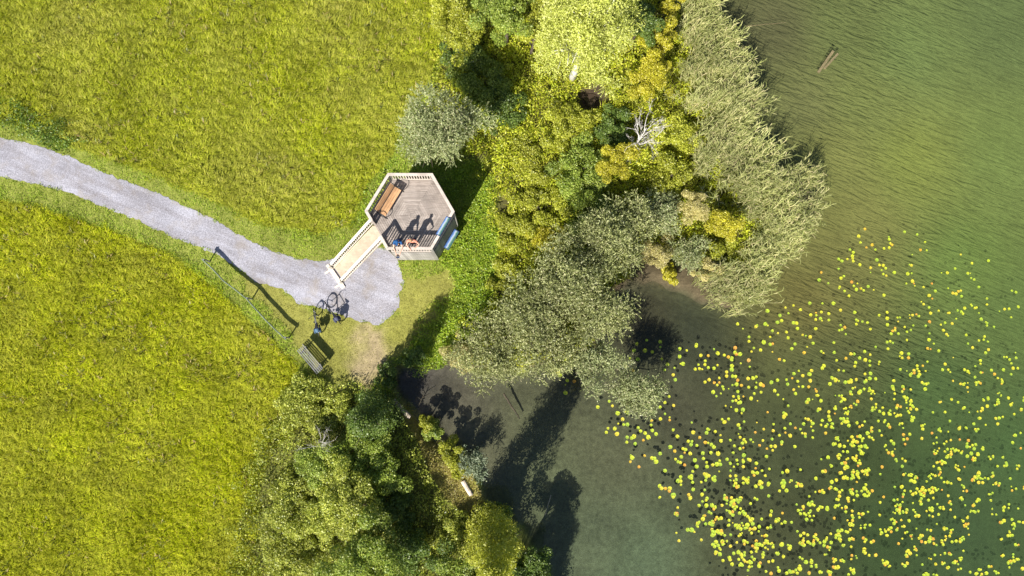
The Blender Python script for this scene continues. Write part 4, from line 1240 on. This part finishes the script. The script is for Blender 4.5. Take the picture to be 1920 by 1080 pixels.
# ------------------------------------------------------------------ logs, poles, timbers
M_LOG = m_wood("pale_log", [(0.3, (0.36, 0.28, 0.21)), (0.55, (0.58, 0.49, 0.40)), (0.8, (0.70, 0.62, 0.53))], grain=(2, 2, 12))
M_LOGD = m_wood("grey_log", [(0.3, (0.20, 0.16, 0.12)), (0.55, (0.40, 0.33, 0.26)), (0.8, (0.55, 0.47, 0.39))], grain=(5, 5, 10))
M_WETW = m_wood("wet_wood", [(0.3, (0.03, 0.024, 0.016)), (0.7, (0.075, 0.06, 0.04))], grain=(6, 6, 3))
M_BEAM = m_wood("brown_beam", [(0.3, (0.09, 0.072, 0.036)), (0.7, (0.20, 0.165, 0.085))], grain=(6, 6, 3))


def log(name, p0, p1, z0, z1, r, mat, label, cat, taper=0.9, wob=0.02, square=False, group=None):
    a0, a1 = V3(*p0, z0), V3(*p1, z1)
    c_ = (a0 + a1) / 2
    b_ = MB(); n = 12
    pts_ = []; rr = []
    for i in range(n + 1):
        t = i / n
        p = a0.lerp(a1, t) - c_ + Vector((random.uniform(-wob, wob), random.uniform(-wob, wob), random.uniform(-wob, wob)))
        pts_.append(p); rr.append(r * (1 - (1 - taper) * t) * random.uniform(0.93, 1.07))
    if square: b_.beam(pts_[0], pts_[-1], r * 2, r * 1.6)
    else: b_.tube(pts_, rr, 10)
    o = b_.build(name, mat, None, smooth=False)
    o.location = c_
    tag(o, label, cat, group)
    return o


log("driftwood_log", (737, 751), (769, 783), 0.12, 0.12, 0.17, M_LOGD, "grey brown log lying on the bank beside the muddy cove", "log", 0.85, 0.015, group="logs on the bank")
log("driftwood_log", (868, 902), (884, 929), 0.12, 0.12, 0.16, M_LOG, "pale debarked log on the bank by the deep shaded water", "log", 0.9, 0.01, group="logs on the bank")
log("floating_timber", (1562, 96), (1533, 136), -0.30, -0.48, 0.09, M_BEAM, "dark brown timber floating in the open lake, left one of the pair", "timber", square=True, group="timbers in the lake")
log("floating_timber", (1571, 101), (1544, 130), -0.32, -0.46, 0.075, M_BEAM, "lighter brown timber floating in the open lake, right one of the pair", "timber", square=True, group="timbers in the lake")
log("slanting_pole", (944, 738), (974, 785), -0.36, -0.5, 0.065, M_WETW, "dark pole slanting into the muddy cove under the brownish willow", "pole", 0.7)
log("reed_stalk", (1398, 49), (1474, 42), -0.40, -0.42, 0.022, M_BEAM, "long thin stalk floating beside the top reeds", "stalk", 0.6, 0.012)
log("sunken_stick", (1033, 928), (1022, 966), -0.55, -0.62, 0.03, M_LOGD, "thin pale stick in the water near the bottom edge", "stick", 0.6, 0.015)
b = MB()
c0 = V3(786, 760, -0.5)
for q0, q1, r_ in (((784, 763), (794, 741), .035), ((792, 746), (808, 738), .025), ((790, 750), (781, 742), .02), ((787, 756), (797, 752), .015)):
    b.tube([V3(*q0, -0.55) - c0, V3(*q1, -0.42) - c0], [r_, r_ * .5], 6)
o = b.build("sunken_branch", M_WETW); o.location = c0
tag(o, "dark forked branch lying in the muddy cove by the grey log", "branch")

# ------------------------------------------------------------------ people at the tower's rail
M_SKIN = m_plain("skin", (0.55, 0.33, 0.24), 0.5, 0.3, var=0.05)
M_SALMON = m_plain("salmon_cloth", (0.72, 0.25, 0.17), 0.85, 0.1)
M_BLUE = m_plain("blue_cloth", (0.02, 0.075, 0.20), 0.85, 0.1)
M_NAVY = m_plain("navy_cloth", (0.03, 0.035, 0.06), 0.85, 0.1)
M_KHAKI = m_plain("grey_cloth", (0.12, 0.12, 0.13), 0.85, 0.1)
M_HAIRD = m_plain("dark_hair", (0.05, 0.03, 0.02), 0.5, 0.4); M_HAIRL = m_plain("light_brown_hair", (0.30, 0.17, 0.08), 0.5, 0.4)
M_SHOE = m_plain("shoe", (0.06, 0.06, 0.07), 0.7)


def skin(name, joints, edges, mat, parent, sub=2):
    """one continuous surface grown along the joints; joints: {name: (point, radius)}; first is the root"""
    ks = list(joints)
    me = bpy.data.meshes.new(name)
    me.from_pydata([joints[k][0] for k in ks], [(ks.index(a), ks.index(b_)) for a, b_ in edges], [])
    o = link(name, me, mat, parent)
    o.modifiers.new('skin', 'SKIN')
    for i, k in enumerate(ks):
        r = joints[k][1]; r = (r, r) if not hasattr(r, '__len__') else r
        me.skin_vertices[0].data[i].radius = r
        me.skin_vertices[0].data[i].use_root = (i == 0)
    if sub:
        s_ = o.modifiers.new('sub', 'SUBSURF'); s_.levels = sub; s_.render_levels = sub
    dg = bpy.context.evaluated_depsgraph_get()
    m2 = bpy.data.meshes.new_from_object(o.evaluated_get(dg))
    o.modifiers.clear(); o.data = m2
    if not m2.materials: m2.materials.append(mat)
    for p in m2.polygons: p.use_smooth = True
    return o


def lerp3(a, b_, t): return tuple(a[i] + (b_[i] - a[i]) * t for i in range(3))


def person(loc, rz, label, shirt, pants, hair, pose, hatmat=None):
    """local: +y forward, x to the right, z up from the soles. pose gives bent-forward lean and the two hand spots"""
    root = thing("person", loc, rz, label, "person", "people leaning on the tower's railing")
    ln = pose['lean']                                 # forward bend of the trunk
    hipz = 0.92
    hip = (0, -0.05, hipz)

    def tr(dist_, x=0.0, fw=0.0):
        return (x, hip[1] + math.sin(ln) * dist_ + math.cos(ln) * fw, hipz + math.cos(ln) * dist_ - math.sin(ln) * fw)
    waist, chest, neckb, neck = tr(0.16), tr(0.36), tr(0.52), tr(0.60)
    hd = (neck[0] + pose.get('hx', 0), neck[1] + 0.05 + 0.06 * math.sin(ln), neck[2] + 0.12)
    J = {'hip': (hip, (0.15, 0.11)), 'waist': (waist, (0.135, 0.10)), 'chest': (chest, (0.155, 0.11)), 'neckb': (neckb, (0.075, 0.065)),
         'neck': (neck, 0.055), 'jaw': ((hd[0], hd[1] + 0.03, hd[2] - 0.06), (0.065, 0.075)), 'skull': ((hd[0], hd[1] - 0.005, hd[2] + 0.05), (0.078, 0.092)),
         'nose': ((hd[0], hd[1] + 0.105, hd[2] - 0.005), 0.014)}
    E = [('hip', 'waist'), ('waist', 'chest'), ('chest', 'neckb'), ('neckb', 'neck'), ('neck', 'jaw'), ('jaw', 'skull'), ('skull', 'nose')]
    sl = {'hip': (hip, (0.165, 0.125)), 'waist': (waist, (0.15, 0.115)), 'chest': (chest, (0.172, 0.125)), 'neckb': (tr(0.50), (0.10, 0.085))}
    SE = [('hip', 'waist'), ('waist', 'chest'), ('chest', 'neckb')]
    pn = {'hip': ((0, hip[1], hipz + 0.05), (0.17, 0.13))}
    PE = []
    for s, tg_ in ((-1, 'L'), (1, 'R')):
        sh_ = tr(0.47, s * 0.185); hnd = pose['hand' + tg_]
        # elbow: bent outward and down from the straight line
        mid_ = lerp3(sh_, hnd, 0.5)
        el = (mid_[0] + s * pose['out' + tg_], mid_[1] - 0.02, mid_[2] - pose['drop' + tg_])
        wr = lerp3(el, hnd, 0.88)
        J['sh' + tg_] = (sh_, 0.062); J['el' + tg_] = (el, 0.042); J['wr' + tg_] = (wr, 0.028); J['pa' + tg_] = (hnd, (0.04, 0.022))
        E += [('neckb', 'sh' + tg_), ('sh' + tg_, 'el' + tg_), ('el' + tg_, 'wr' + tg_), ('wr' + tg_, 'pa' + tg_)]
        dv = Vector(hnd) - Vector(wr); dv.normalize(); sd_ = dv.cross(Vector((0, 0, 1))); sd_.normalize()
        for i, (o_, l_) in enumerate(((-.03, .062), (-.01, .075), (.01, .07), (.03, .055))):
            a_ = Vector(hnd) + sd_ * o_ + dv * 0.035; m_ = a_ + dv * l_ * .6 + Vector((0, 0, -.008)); e_ = m_ + dv * l_ * .4 + Vector((0, 0, -.03))
            J[f'f{i}{tg_}'] = (tuple(a_), .010); J[f'm{i}{tg_}'] = (tuple(m_), .009); J[f'e{i}{tg_}'] = (tuple(e_), .008)
            E += [('pa' + tg_, f'f{i}{tg_}'), (f'f{i}{tg_}', f'm{i}{tg_}'), (f'm{i}{tg_}', f'e{i}{tg_}')]
        a_ = Vector(hnd) - sd_ * s * .045 - dv * .005; e_ = a_ - sd_ * s * .015 + dv * .045 + Vector((0, 0, -.01))
        J['t0' + tg_] = (tuple(a_), .011); J['t1' + tg_] = (tuple(e_), .009)
        E += [('pa' + tg_, 't0' + tg_), ('t0' + tg_, 't1' + tg_)]
        sl['sh' + tg_] = (sh_, 0.078); sl['el' + tg_] = (lerp3(sh_, el, 0.62), 0.062)
        SE += [('neckb', 'sh' + tg_), ('sh' + tg_, 'el' + tg_)]
        kn = (s * 0.11, -0.02 + pose.get('knee' + tg_, 0.0), 0.49); an = (s * 0.12, -0.08 + pose.get('foot' + tg_, 0.0), 0.08); toe = (s * 0.14, an[1] + 0.16, 0.035)
        th_ = (s * 0.09, hip[1], hipz - 0.08)
        J['th' + tg_] = (th_, 0.09); J['kn' + tg_] = (kn, 0.058); J['ca' + tg_] = (lerp3(kn, an, .35), 0.056); J['an' + tg_] = (an, 0.036); J['to' + tg_] = (toe, (0.04, 0.025))
        E += [('hip', 'th' + tg_), ('th' + tg_, 'kn' + tg_), ('kn' + tg_, 'ca' + tg_), ('ca' + tg_, 'an' + tg_), ('an' + tg_, 'to' + tg_)]
        pn['th' + tg_] = (th_, 0.105); pn['kn' + tg_] = (lerp3(kn, an, -.05), 0.078)
        PE += [('hip', 'th' + tg_), ('th' + tg_, 'kn' + tg_)]
        if pose.get('long'):
            pn['an' + tg_] = (lerp3(kn, an, .9), 0.06); PE += [('kn' + tg_, 'an' + tg_)]
        b_ = MB()
        y0 = an[1]
        b_.ball((toe[0] - s * .01, y0 + 0.055, 0.045), (0.05, 0.14, 0.045), 12, 8)
        b_.build("shoe", M_SHOE, root, smooth=True)
    skin("body", J, E, M_SKIN, root)
    skin("shirt", sl, SE, shirt, root)
    skin("trousers" if pose.get('long') else "shorts", pn, PE, pants, root)
    b_ = MB()
    R_ = Matrix.Rotation(math.radians(-18), 3, 'X')
    b_.ball((hd[0], hd[1] - 0.02, hd[2] + 0.075), (0.09, 0.105, 0.085), 14, 10, M=R_)
    b_.build("hair", hair, root, smooth=True)
    if hatmat is not None:
        b_ = MB(); b_.ball((hd[0], hd[1] - 0.012, hd[2] + 0.095), (0.102, 0.118, 0.085), 14, 10)
        b_.ball((hd[0], hd[1] + 0.12, hd[2] + 0.075), (0.08, 0.09, 0.012), 12, 6)
        b_.build("cap", hatmat, root, smooth=True)
    for s in (-1, 1):
        b_ = MB(); b_.ball((hd[0] + s * .032, hd[1] + 0.088, hd[2] + 0.02), 0.011, 8, 6)
        b_.build("eye", M_NAVY, root, smooth=True)
    return root


south = PI            # facing down the picture, over the railing
p1 = V3(746, 459, DZ + 1.25); p2 = V3(772, 459, DZ + 1.2)
railY = (T0 + (cor[4] + cor[5]) / 2 * q).y
person((p1.x, railY + 0.42, DZ + 0.003), south, "person in dark blue shirt and cap reaching out over the tower's railing", M_BLUE, M_KHAKI, M_HAIRD,
       dict(lean=math.radians(13), handL=(-0.10, 0.74, 1.16), handR=(0.10, 0.74, 1.16), outL=0.10, outR=0.10, dropL=0.06, dropR=0.06, footL=-.05, footR=.06), M_BLUE)
person((p2.x, railY + 0.40, DZ + 0.003), south, "person in salmon pink shirt leaning on the tower's railing", M_SALMON, M_NAVY, M_HAIRL,
       dict(lean=math.radians(5), handL=(-0.20, 0.40, 1.19), handR=(0.12, 0.44, 1.19), outL=0.22, outR=0.14, dropL=0.08, dropR=0.06, footL=.05, footR=-.05, long=True))
# the drone controller held out by the person in blue
rc = thing("remote_controller", (p1.x, railY - 0.40, DZ + 1.10), 0, "dark grey drone controller held out over the railing", "remote controller")
b = MB(); b.box((0, 0, 0.02), (0.20, 0.11, 0.045)); b.build("case", M_BLACK, rc, bevel=0.015)
b = MB(); b.box((0, -0.11, 0.055), (0.17, 0.09, 0.012), M=Matrix.Rotation(math.radians(-25), 3, 'X')); b.build("screen", M_FRAME, rc, bevel=0.003)
for s_ in (-1, 1):
    b = MB(); b.tube([(s_ * .06, 0.01, 0.04), (s_ * .06, 0.01, 0.075)], 0.006, 6); b.build("stick", M_RIM, rc)

# ------------------------------------------------------------------ lily pads
def zm(x0, y0, s, txt):
    out = []
    for tok in txt.split():
        org = tok.endswith('o'); tok = tok.rstrip('o')
        v = [float(k) for k in tok.split(',')]
        if len(v) == 2: out.append((x0 + v[0] / s, y0 + v[1] / s, org))
        else:
            for _ in range(int(v[2])):
                an, ra = random.uniform(0, 2 * PI), v[3] * math.sqrt(random.random()) * 1.15
                out.append((x0 + (v[0] + ra * math.cos(an)) / s, y0 + (v[1] + ra * math.sin(an)) / s, random.random() < 0.13))
    return out


LILY = zm(1100, 560, 3.273, """368,255 450,265 452,297 307,277o 290,318 357,318 402,327o 265,367 313,372 238,415 285,437 460,370 495,402 477,437 570,308 613,318 570,355 575,400 538,425o 530,468 543,497 590,400
700,348 745,350 780,310o 803,335 727,382 725,405 745,423 685,405o 665,432 692,430 802,408 780,427 868,358 888,373 910,330 940,340 910,302o 995,262 995,235o 1010,325 993,378o 945,397 725,512 750,497 782,515 812,487 800,530 833,540 812,515 858,450 890,435 858,475 895,475 912,478 925,500 893,530o 870,553 838,555o 822,582o 795,598o 775,573 990,490 1020,487 1040,515o 993,543 1132,513 1170,500 1027,582 1008,612 1047,627o 927,570 900,600 930,600 960,600 915,625 930,640 917,683 885,665o 950,703o 925,155 957,185 1037,172 1085,267 1125,235 1138,197 1172,212 1125,280 1185,103 1195,135 1170,145 1108,75 1268,42 1310,68 1237,90o 1268,148 1287,150 1225,205 1235,240 1277,278 1292,183 1325,220o 1370,235 1407,183 1352,297 1138,327o 1390,273o 1257,307o
505,600 480,637 450,665 533,655 480,707 452,738 508,728 508,745 398,748 395,775 138,630 157,658o 68,665 190,703 235,693 250,697 220,740 227,772 193,767o 172,797 130,795 120,820 185,830 250,772 315,792 330,812 358,825 347,868 378,850 425,830 402,808 245,880 248,850o 297,890 290,845 275,855 530,805o 556,845 270,962 278,975 267,1000o 355,963o 400,978 415,980 425,1000 320,1032 450,950 480,1055 830,740 842,757 870,738 965,755 930,775 940,795 1043,760o 1145,770o 1085,800 1033,820 653,820 735,823 750,803o 788,815 820,838o 823,872 693,852 622,875o 645,875 640,895 675,900 512,910 540,935 590,920o 605,925 600,945 635,950 580,970 545,985 560,1000 575,1005 600,1020 663,990 650,1060 675,1030 712,948 715,980 727,882 745,885 765,895 780,910 762,945 805,950 738,1030 735,1005o 772,1020 798,1015 815,995 812,1060o 880,868o 905,903 898,945 860,985 880,1010 882,1055 920,990o 925,1015 963,960 990,985 960,1000 1000,990 960,1030 1040,1010 1035,1040 1075,1055 1120,1045 1080,870 1060,900 1020,880 1005,865 930,830 940,850 965,865 955,885 975,880 940,920 960,915 1130,905 1105,920 1140,930 1155,905 1195,893 1182,838 1215,795 1218,822o 1247,840 1248,768 1280,793 1310,800 1320,825 1340,830 1340,845 1330,768 1358,740 1375,750 1385,765 1387,810 1385,852 1220,710 1208,730 1235,657 1205,617 1172,590 1152,565 1232,525 1225,497o 1260,488 1270,460 1300,443 1325,472 1365,463 1380,440 1300,540 1325,540o 1270,558 1280,582o 1375,507 1410,593 1360,620 1350,635 1420,680""")
LILY += zm(1500, 400, 3.376, """410,100 370,145 380,185 455,200 418,217 475,230 530,222 560,150 562,165 570,190 580,200 563,218 660,118 740,135 790,182 760,232 800,235 707,262o 690,325 703,330 680,382 705,380 315,230 335,248 330,270 332,285 335,303 298,290 243,290 263,302 377,325 484,295 500,327 525,330 540,348 515,360 525,385o 545,395o 595,375 445,345 445,375o 243,352o 258,410 275,398 133,375 325,435 340,460o 362,445 355,482 385,475 400,488 430,463 465,485 250,465o 245,475 280,492o 308,523 530,518 178,443 120,422 140,570 210,570 255,613 345,627 180,635 133,625 100,630o 66,643 137,680 97,730 15,770 35,775o 62,780 80,822 42,845 215,880 147,885 230,930 150,965 140,980 70,995 55,1015 15,1028 65,1062 500,645 550,627 550,665 615,660 620,685 552,705 355,675 365,680 393,685 425,692 443,733 255,708 245,740 265,735 282,722 288,765 600,740 660,720 675,750 700,738 715,710 620,762 575,762 570,810 585,820 550,815 555,857 675,802 640,885 630,905 645,915 685,890 685,915 408,875 320,890 340,890o 375,915 350,945 345,968 290,918 412,928 440,935 440,962 500,940 275,997 410,1017 445,1013 440,1045 320,1055 355,1055 225,1060 200,1040 710,645 735,640 750,650 825,632 765,560 780,575 815,597 710,430 720,445 725,460 780,467o 815,520 835,540o 855,492 670,445 833,445 893,377o 930,377 980,350 1015,262 1085,317 1190,300 1075,380 1080,410 1060,380 1100,420 935,475o 965,505 985,510 1000,495 1015,490 1020,525 1130,467 1180,540 1180,578 1080,578 1085,585 1040,600 1115,597 1030,635 995,615 943,630 985,668 960,697 890,705o 915,693 905,740 925,765 935,775 1145,670 1175,690 1180,710 1340,490 1365,500 1260,620 1293,607 1322,605 1333,658 1050,770 1060,825 1090,850 1130,805 1160,800o 1165,780 1187,812 815,800 845,825 805,855 825,860 875,870 967,913o 1172,883 1290,910o 1305,910 1325,925 1365,915 1335,950o 1345,980 1375,980 1285,990 1210,993 1140,953 1108,968 917,955 900,990 935,990 948,1005 1040,990 1060,1000 1070,1012 1143,1008 1105,1037 1333,1018 1250,1043 1278,1060 965,1060 740,965 775,965 720,995 740,985 750,1000 720,1010 745,1030 755,1020 695,1020 770,1070 810,1075 1040,1075 1110,1070 1140,1075""")
LILY += zm(1220, 760, 3.376, """190,480,6,25 110,520,4,20 60,515,2,12 270,470,5,30 340,455,7,25 400,460,3,15 520,460,5,20 545,500,4,20 600,490,5,18 600,455,4,20 650,440,4,20 690,500,5,25 740,495,2,10 835,490,7,25 810,540,1,5 855,535,2,8 940,490,6,25 880,475,3,15 1035,545,1,5 1100,545,3,18 1140,520,2,10 1195,540,4,18 1290,540,4,25 1360,560,5,25 1360,515,4,20 1300,470,6,30 1230,450,3,15 60,575,2,10 135,575,2,10 245,580,3,15 330,585,4,25 340,540,1,5 310,635,1,5 350,635,1,5 395,645,3,15 480,580,5,20 520,620,6,20 495,680,6,25 580,600,3,20 580,670,5,20 620,700,2,10 660,600,2,12 765,680,3,15 830,680,1,4 800,725,4,15 840,740,4,15 890,740,1,4 960,660,7,25 1010,625,4,20 1050,640,4,20 1010,700,7,30 1100,650,3,15 1180,590,5,20 1255,600,3,15 1180,640,3,18 1230,660,4,18 1260,720,6,25 1320,690,4,20 1340,760,4,20 1270,770,5,20 160,685,3,12 170,650,1,4 330,705,3,15 385,740,3,15 430,720,3,15 390,800,5,20 440,790,4,20 295,750,4,18 250,800,3,25 180,857,1,4 165,808,1,4 400,880,4,18 460,870,4,15 420,920,6,20 550,780,6,25 600,780,4,20 640,790,4,20 490,740,3,20 650,750,1,5 700,720,1,5 755,765,2,10 730,840,4,20 715,880,6,25 660,885,7,25 600,870,3,15 770,885,4,15 830,880,3,12 880,890,1,4 800,935,2,10 835,957,1,4 700,940,3,15 640,1000,6,30 585,940,3,15 570,990,7,25 505,965,2,10 515,1008,1,4 450,980,2,10 690,1005,3,12 775,980,1,5 950,970,2,10 945,1025,2,10 870,1050,3,15 910,1055,4,15 810,1050,2,8 755,1055,2,10 1000,1055,2,8 1070,1060,2,10 1020,990,3,15 1050,1015,2,8 960,880,6,22 970,820,4,20 1030,870,5,20 1040,820,4,18 1060,850,3,12 1110,850,5,15 1130,900,3,15 1180,800,3,15 1190,840,5,20 1240,800,2,10 1215,885,3,10 1270,850,3,15 1350,850,3,12 1400,860,2,10 1345,920,3,12 1300,950,1,4 1260,960,3,15 1215,975,3,12 1150,980,2,10 1170,1020,4,15 1135,1055,4,15 1270,1050,5,18 1110,950,2,10 1110,90,5,25 1060,25,3,12 1130,40,1,4 1165,15,2,8 1230,40,6,22 1230,90,4,15 1245,105,3,12 1300,105,2,8 1335,125,1,4 1150,140,2,8 1110,130,3,12 1265,5,3,12 1400,20,3,12 1385,170,4,16 1400,145,2,8 1400,215,2,8 1180,215,4,14 1165,250,3,10 1195,250,2,8 1225,255,1,4 1270,210,3,10 1300,215,5,18 1340,215,4,12 1280,250,4,15 1320,270,5,16 1335,300,5,14 1360,265,3,10 1190,320,4,14 1225,375,7,20 1235,395,5,14 1290,330,4,16 1310,365,5,18 1370,410,7,20 1360,430,4,14 1290,430,6,20 1150,385,3,12 1095,420,3,12 1190,430,2,8""")
LILY += zm(1500, 700, 2.842, """405,180,3,15 440,185,1,4 480,220,5,20 530,215,3,12 550,110,3,15 565,130,3,12 590,160,7,22 580,185,4,15 500,80,4,18 540,80,4,12 480,280,3,15 540,280,4,15 590,240,4,18 650,280,4,18 740,300,3,10 700,318,1,4 725,345,1,4 710,370,1,4 650,350,1,4 549,327,1,4 571,348,1,4 490,370,3,12 460,400,5,18 480,430,6,18 510,460,2,8 550,460,3,12 545,492,1,4 720,425,4,15 780,430,5,20 820,415,5,20 850,410,4,15 740,475,5,18 765,480,3,12 830,490,4,15 850,515,3,10 740,520,3,12 740,550,3,12 710,540,3,12 670,570,2,8 680,552,1,4 570,545,5,18 600,560,6,20 540,595,2,10 555,625,1,5 600,640,5,18 650,630,6,20 710,630,8,25 630,690,4,18 680,675,2,10 690,735,7,22 760,710,4,15 795,690,3,10 790,650,1,4 780,575,3,12 845,570,2,8 870,600,3,10 878,630,3,10 860,660,3,10 900,380,4,15 930,380,2,8 910,450,7,25 950,435,2,10 975,400,3,10 945,545,8,20 915,560,4,15 960,570,5,15 1030,555,4,12 1045,590,4,12 1010,450,2,8 1075,440,2,8 1100,485,4,15 1155,500,3,12 1150,610,2,8 1190,610,2,8 1020,645,2,8 955,670,3,12 925,700,3,12 920,740,5,18 955,735,2,8 1020,720,2,10 1080,720,3,10 1110,718,1,4 1022,750,1,4 890,765,2,8 880,815,6,16 865,790,1,4 865,880,4,14 800,845,5,20 770,835,3,14 728,800,1,4 620,750,4,16 520,710,5,16 510,745,5,18 560,730,4,18 490,790,4,15 440,835,4,14 480,830,4,14 510,830,3,10 550,815,2,8 460,860,2,8 565,850,2,8 600,870,4,14 650,880,5,18 690,880,6,20 715,910,3,10 770,895,5,18 815,890,3,14 610,930,4,15 570,960,5,14 625,970,1,4 690,990,2,8 725,1020,3,10 760,1020,3,12 830,1000,6,18 850,990,3,10 800,960,2,8 790,1040,2,8 850,1045,2,8 450,1000,5,16 470,1020,5,16 405,975,2,8 555,1015,5,14 645,1020,1,4 670,1068,3,12 720,1068,2,10 900,1065,2,8 950,1060,6,18 1040,1060,4,14 1010,1030,2,8 1070,970,3,10 1120,1000,5,18 1150,1000,4,15 1135,970,2,8 1150,910,4,12 1065,880,2,8 1115,850,7,18 1135,815,4,14 1080,790,2,8 1160,790,2,8 1190,795,1,4 745,145,2,8 805,135,1,4 840,152,1,4 870,185,3,10 900,210,1,4 770,205,1,4 710,205,1,4 798,253,1,4 840,287,3,12 880,290,2,8 940,300,3,10 955,190,5,16 975,142,2,8 995,172,1,4 955,240,2,8 925,270,1,4 1040,170,2,8 1050,235,3,10 1080,232,1,4 1065,110,4,12 1055,150,3,10 1105,130,1,4 1125,160,2,8 1190,140,3,10 1180,195,2,6 1140,325,2,8 1175,315,1,4 1130,370,1,4 850,355,1,4 765,378,1,4 740,400,1,4 780,405,1,4 885,60,4,15 945,55,3,10 1075,40,2,8 670,55,3,12 635,10,3,10 590,5,2,8 590,85,1,4 55,40,1,4 40,145,2,8 190,45,4,16 170,25,2,8 265,40,3,10 300,35,1,4 350,35,2,8 370,85,4,15 385,100,3,12 345,80,2,8 320,95,3,10 270,100,4,12 215,125,3,10 225,150,4,14 110,145,1,4 90,115,1,4 300,155,4,14""")
LILY += zm(1040, 680, 3.0, "655,-20 30,70 20,55 70,100 60,125 60,170 110,105o 15,30") [1:]
for _ in range(420):
    x, y, _o = LILY[random.randrange(len(LILY))]
    LILY.append((x + random.gauss(0, 22), y + random.gauss(0, 22), random.random() < .2) if 1280 < x and y > 560 else (x, y, _o))
# a few beyond the frame, so the carpet does not stop at the picture's edge
for _ in range(260):
    LILY.append((random.uniform(1300, 2050), random.uniform(1082, 1180), random.random() < .13))
for _ in range(60):
    LILY.append((random.uniform(1922, 2040), random.uniform(620, 1080), random.random() < .13))
LILY = [(x, y, o_, random.gauss(1, .2) * (0.114 - 0.026 * min(1, max(0, (x - 1150) / 600))) * (0.8 if o_ else 1.0)) for x, y, o_ in LILY]
LILY = [(x, y, o_, min(max(r, 0.05), 0.19)) for x, y, o_, r in LILY]
LILY.sort(key=lambda k: -k[3] - (10 if 1000 < k[0] < 1915 and k[1] < 1075 else 0))


def m_pad(name, stops, src):
    a = N(name)
    g = a.n('ShaderNodeObjectInfo') if src == 'object' else a.n('ShaderNodeNewGeometry')
    c = a.ramp(g.outputs['Random'] if src == 'object' else g.outputs['Random Per Island'], stops)
    tc = a.n('ShaderNodeNewGeometry'); nz = a.noise(9, 3, .6, tc.outputs['Position'])
    c = a.mix(a.ramp(nz.outputs[0], [(0.52, 0.0), (0.75, 0.5)]), c, (0.50, 0.34, 0.03))
    a.bsdf(c, 0.55, 0.2)
    return a.m


YS = [(0, (0.24, 0.36, 0.035)), (0.4, (0.35, 0.43, 0.03)), (0.8, (0.44, 0.44, 0.03)), (1, (0.50, 0.41, 0.04))]
OS = [(0, (0.50, 0.33, 0.03)), (0.5, (0.50, 0.24, 0.04)), (1, (0.48, 0.34, 0.10))]
M_PADY = m_pad("lily_pad_yellow", YS, 'object'); M_PADO = m_pad("lily_pad_orange", OS, 'object')
M_PADSTUFF = m_pad("lily_pad_far", [(k * .87, c_) for k, c_ in YS] + [(0.9, OS[0][1]), (1.0, OS[1][1])], 'island')


def pad_verts(r, rot, seed):
    rd = random.Random(seed); n = 15; vs = [(0, 0, 0.0)]
    for i in range(n):
        t = 0.16 + (2 * PI - 0.32) * i / (n - 1)
        k = r * (1 + rd.uniform(-.06, .06)) * (0.92 if abs(math.sin(t)) > .7 else 1.0)
        vs.append((k * math.cos(t + rot), k * math.sin(t + rot), 0.006 + rd.random() * 0.02))
    return vs, [(0, i, i + 1) for i in range(1, n)]


vars_ = []
for v in range(8):
    for mt in (M_PADY, M_PADO):
        vs, fs = pad_verts(1.0, 0, v)
        b = MB(); b.add([(x, y, z_ * 6) for x, y, z_ in vs], fs)
        me = bpy.data.meshes.new("lily_pad"); me.from_pydata(b.v, [], b.f); me.materials.append(mt)
        vars_.append(me)
for i, (x, y, o_, r) in enumerate(LILY[:300]):
    p = at(x, y, WZ)
    ob = bpy.data.objects.new("lily_pad", vars_[2 * (i % 8) + (1 if o_ else 0)]); COL.objects.link(ob)
    ob.location = (p[0], p[1], WZ + 0.012 + 0.004 * (i % 5)); ob.scale = (r, r, 0.16); ob.rotation_euler = (0, 0, random.uniform(0, 6.28))
    if o_: tag(ob, "large orange brown lily pad floating on the lake", "lily pad", "orange brown lily pads")
    else: tag(ob, "large yellow green lily pad floating on the lake", "lily pad", "yellow green lily pads")
V_ = []; F_ = []
for i, (x, y, o_, r) in enumerate(LILY[300:]):
    p = at(x, y, WZ)
    vs, fs = pad_verts(r, random.uniform(0, 6.28), i)
    n0 = len(V_); zz = WZ + 0.008 + 0.004 * (i % 7)
    V_ += [(p[0] + a_, p[1] + b_, zz + c_) for a_, b_, c_ in vs]; F_ += [tuple(n0 + k for k in f_) for f_ in fs]
me = bpy.data.meshes.new("lily_pads"); me.from_pydata(V_, [], F_)
tag(link("lily_pads", me, M_PADSTUFF), "drift of small lily pads filling the lake's lower right", "lily pads", kind='stuff')
print("pads", len(LILY))
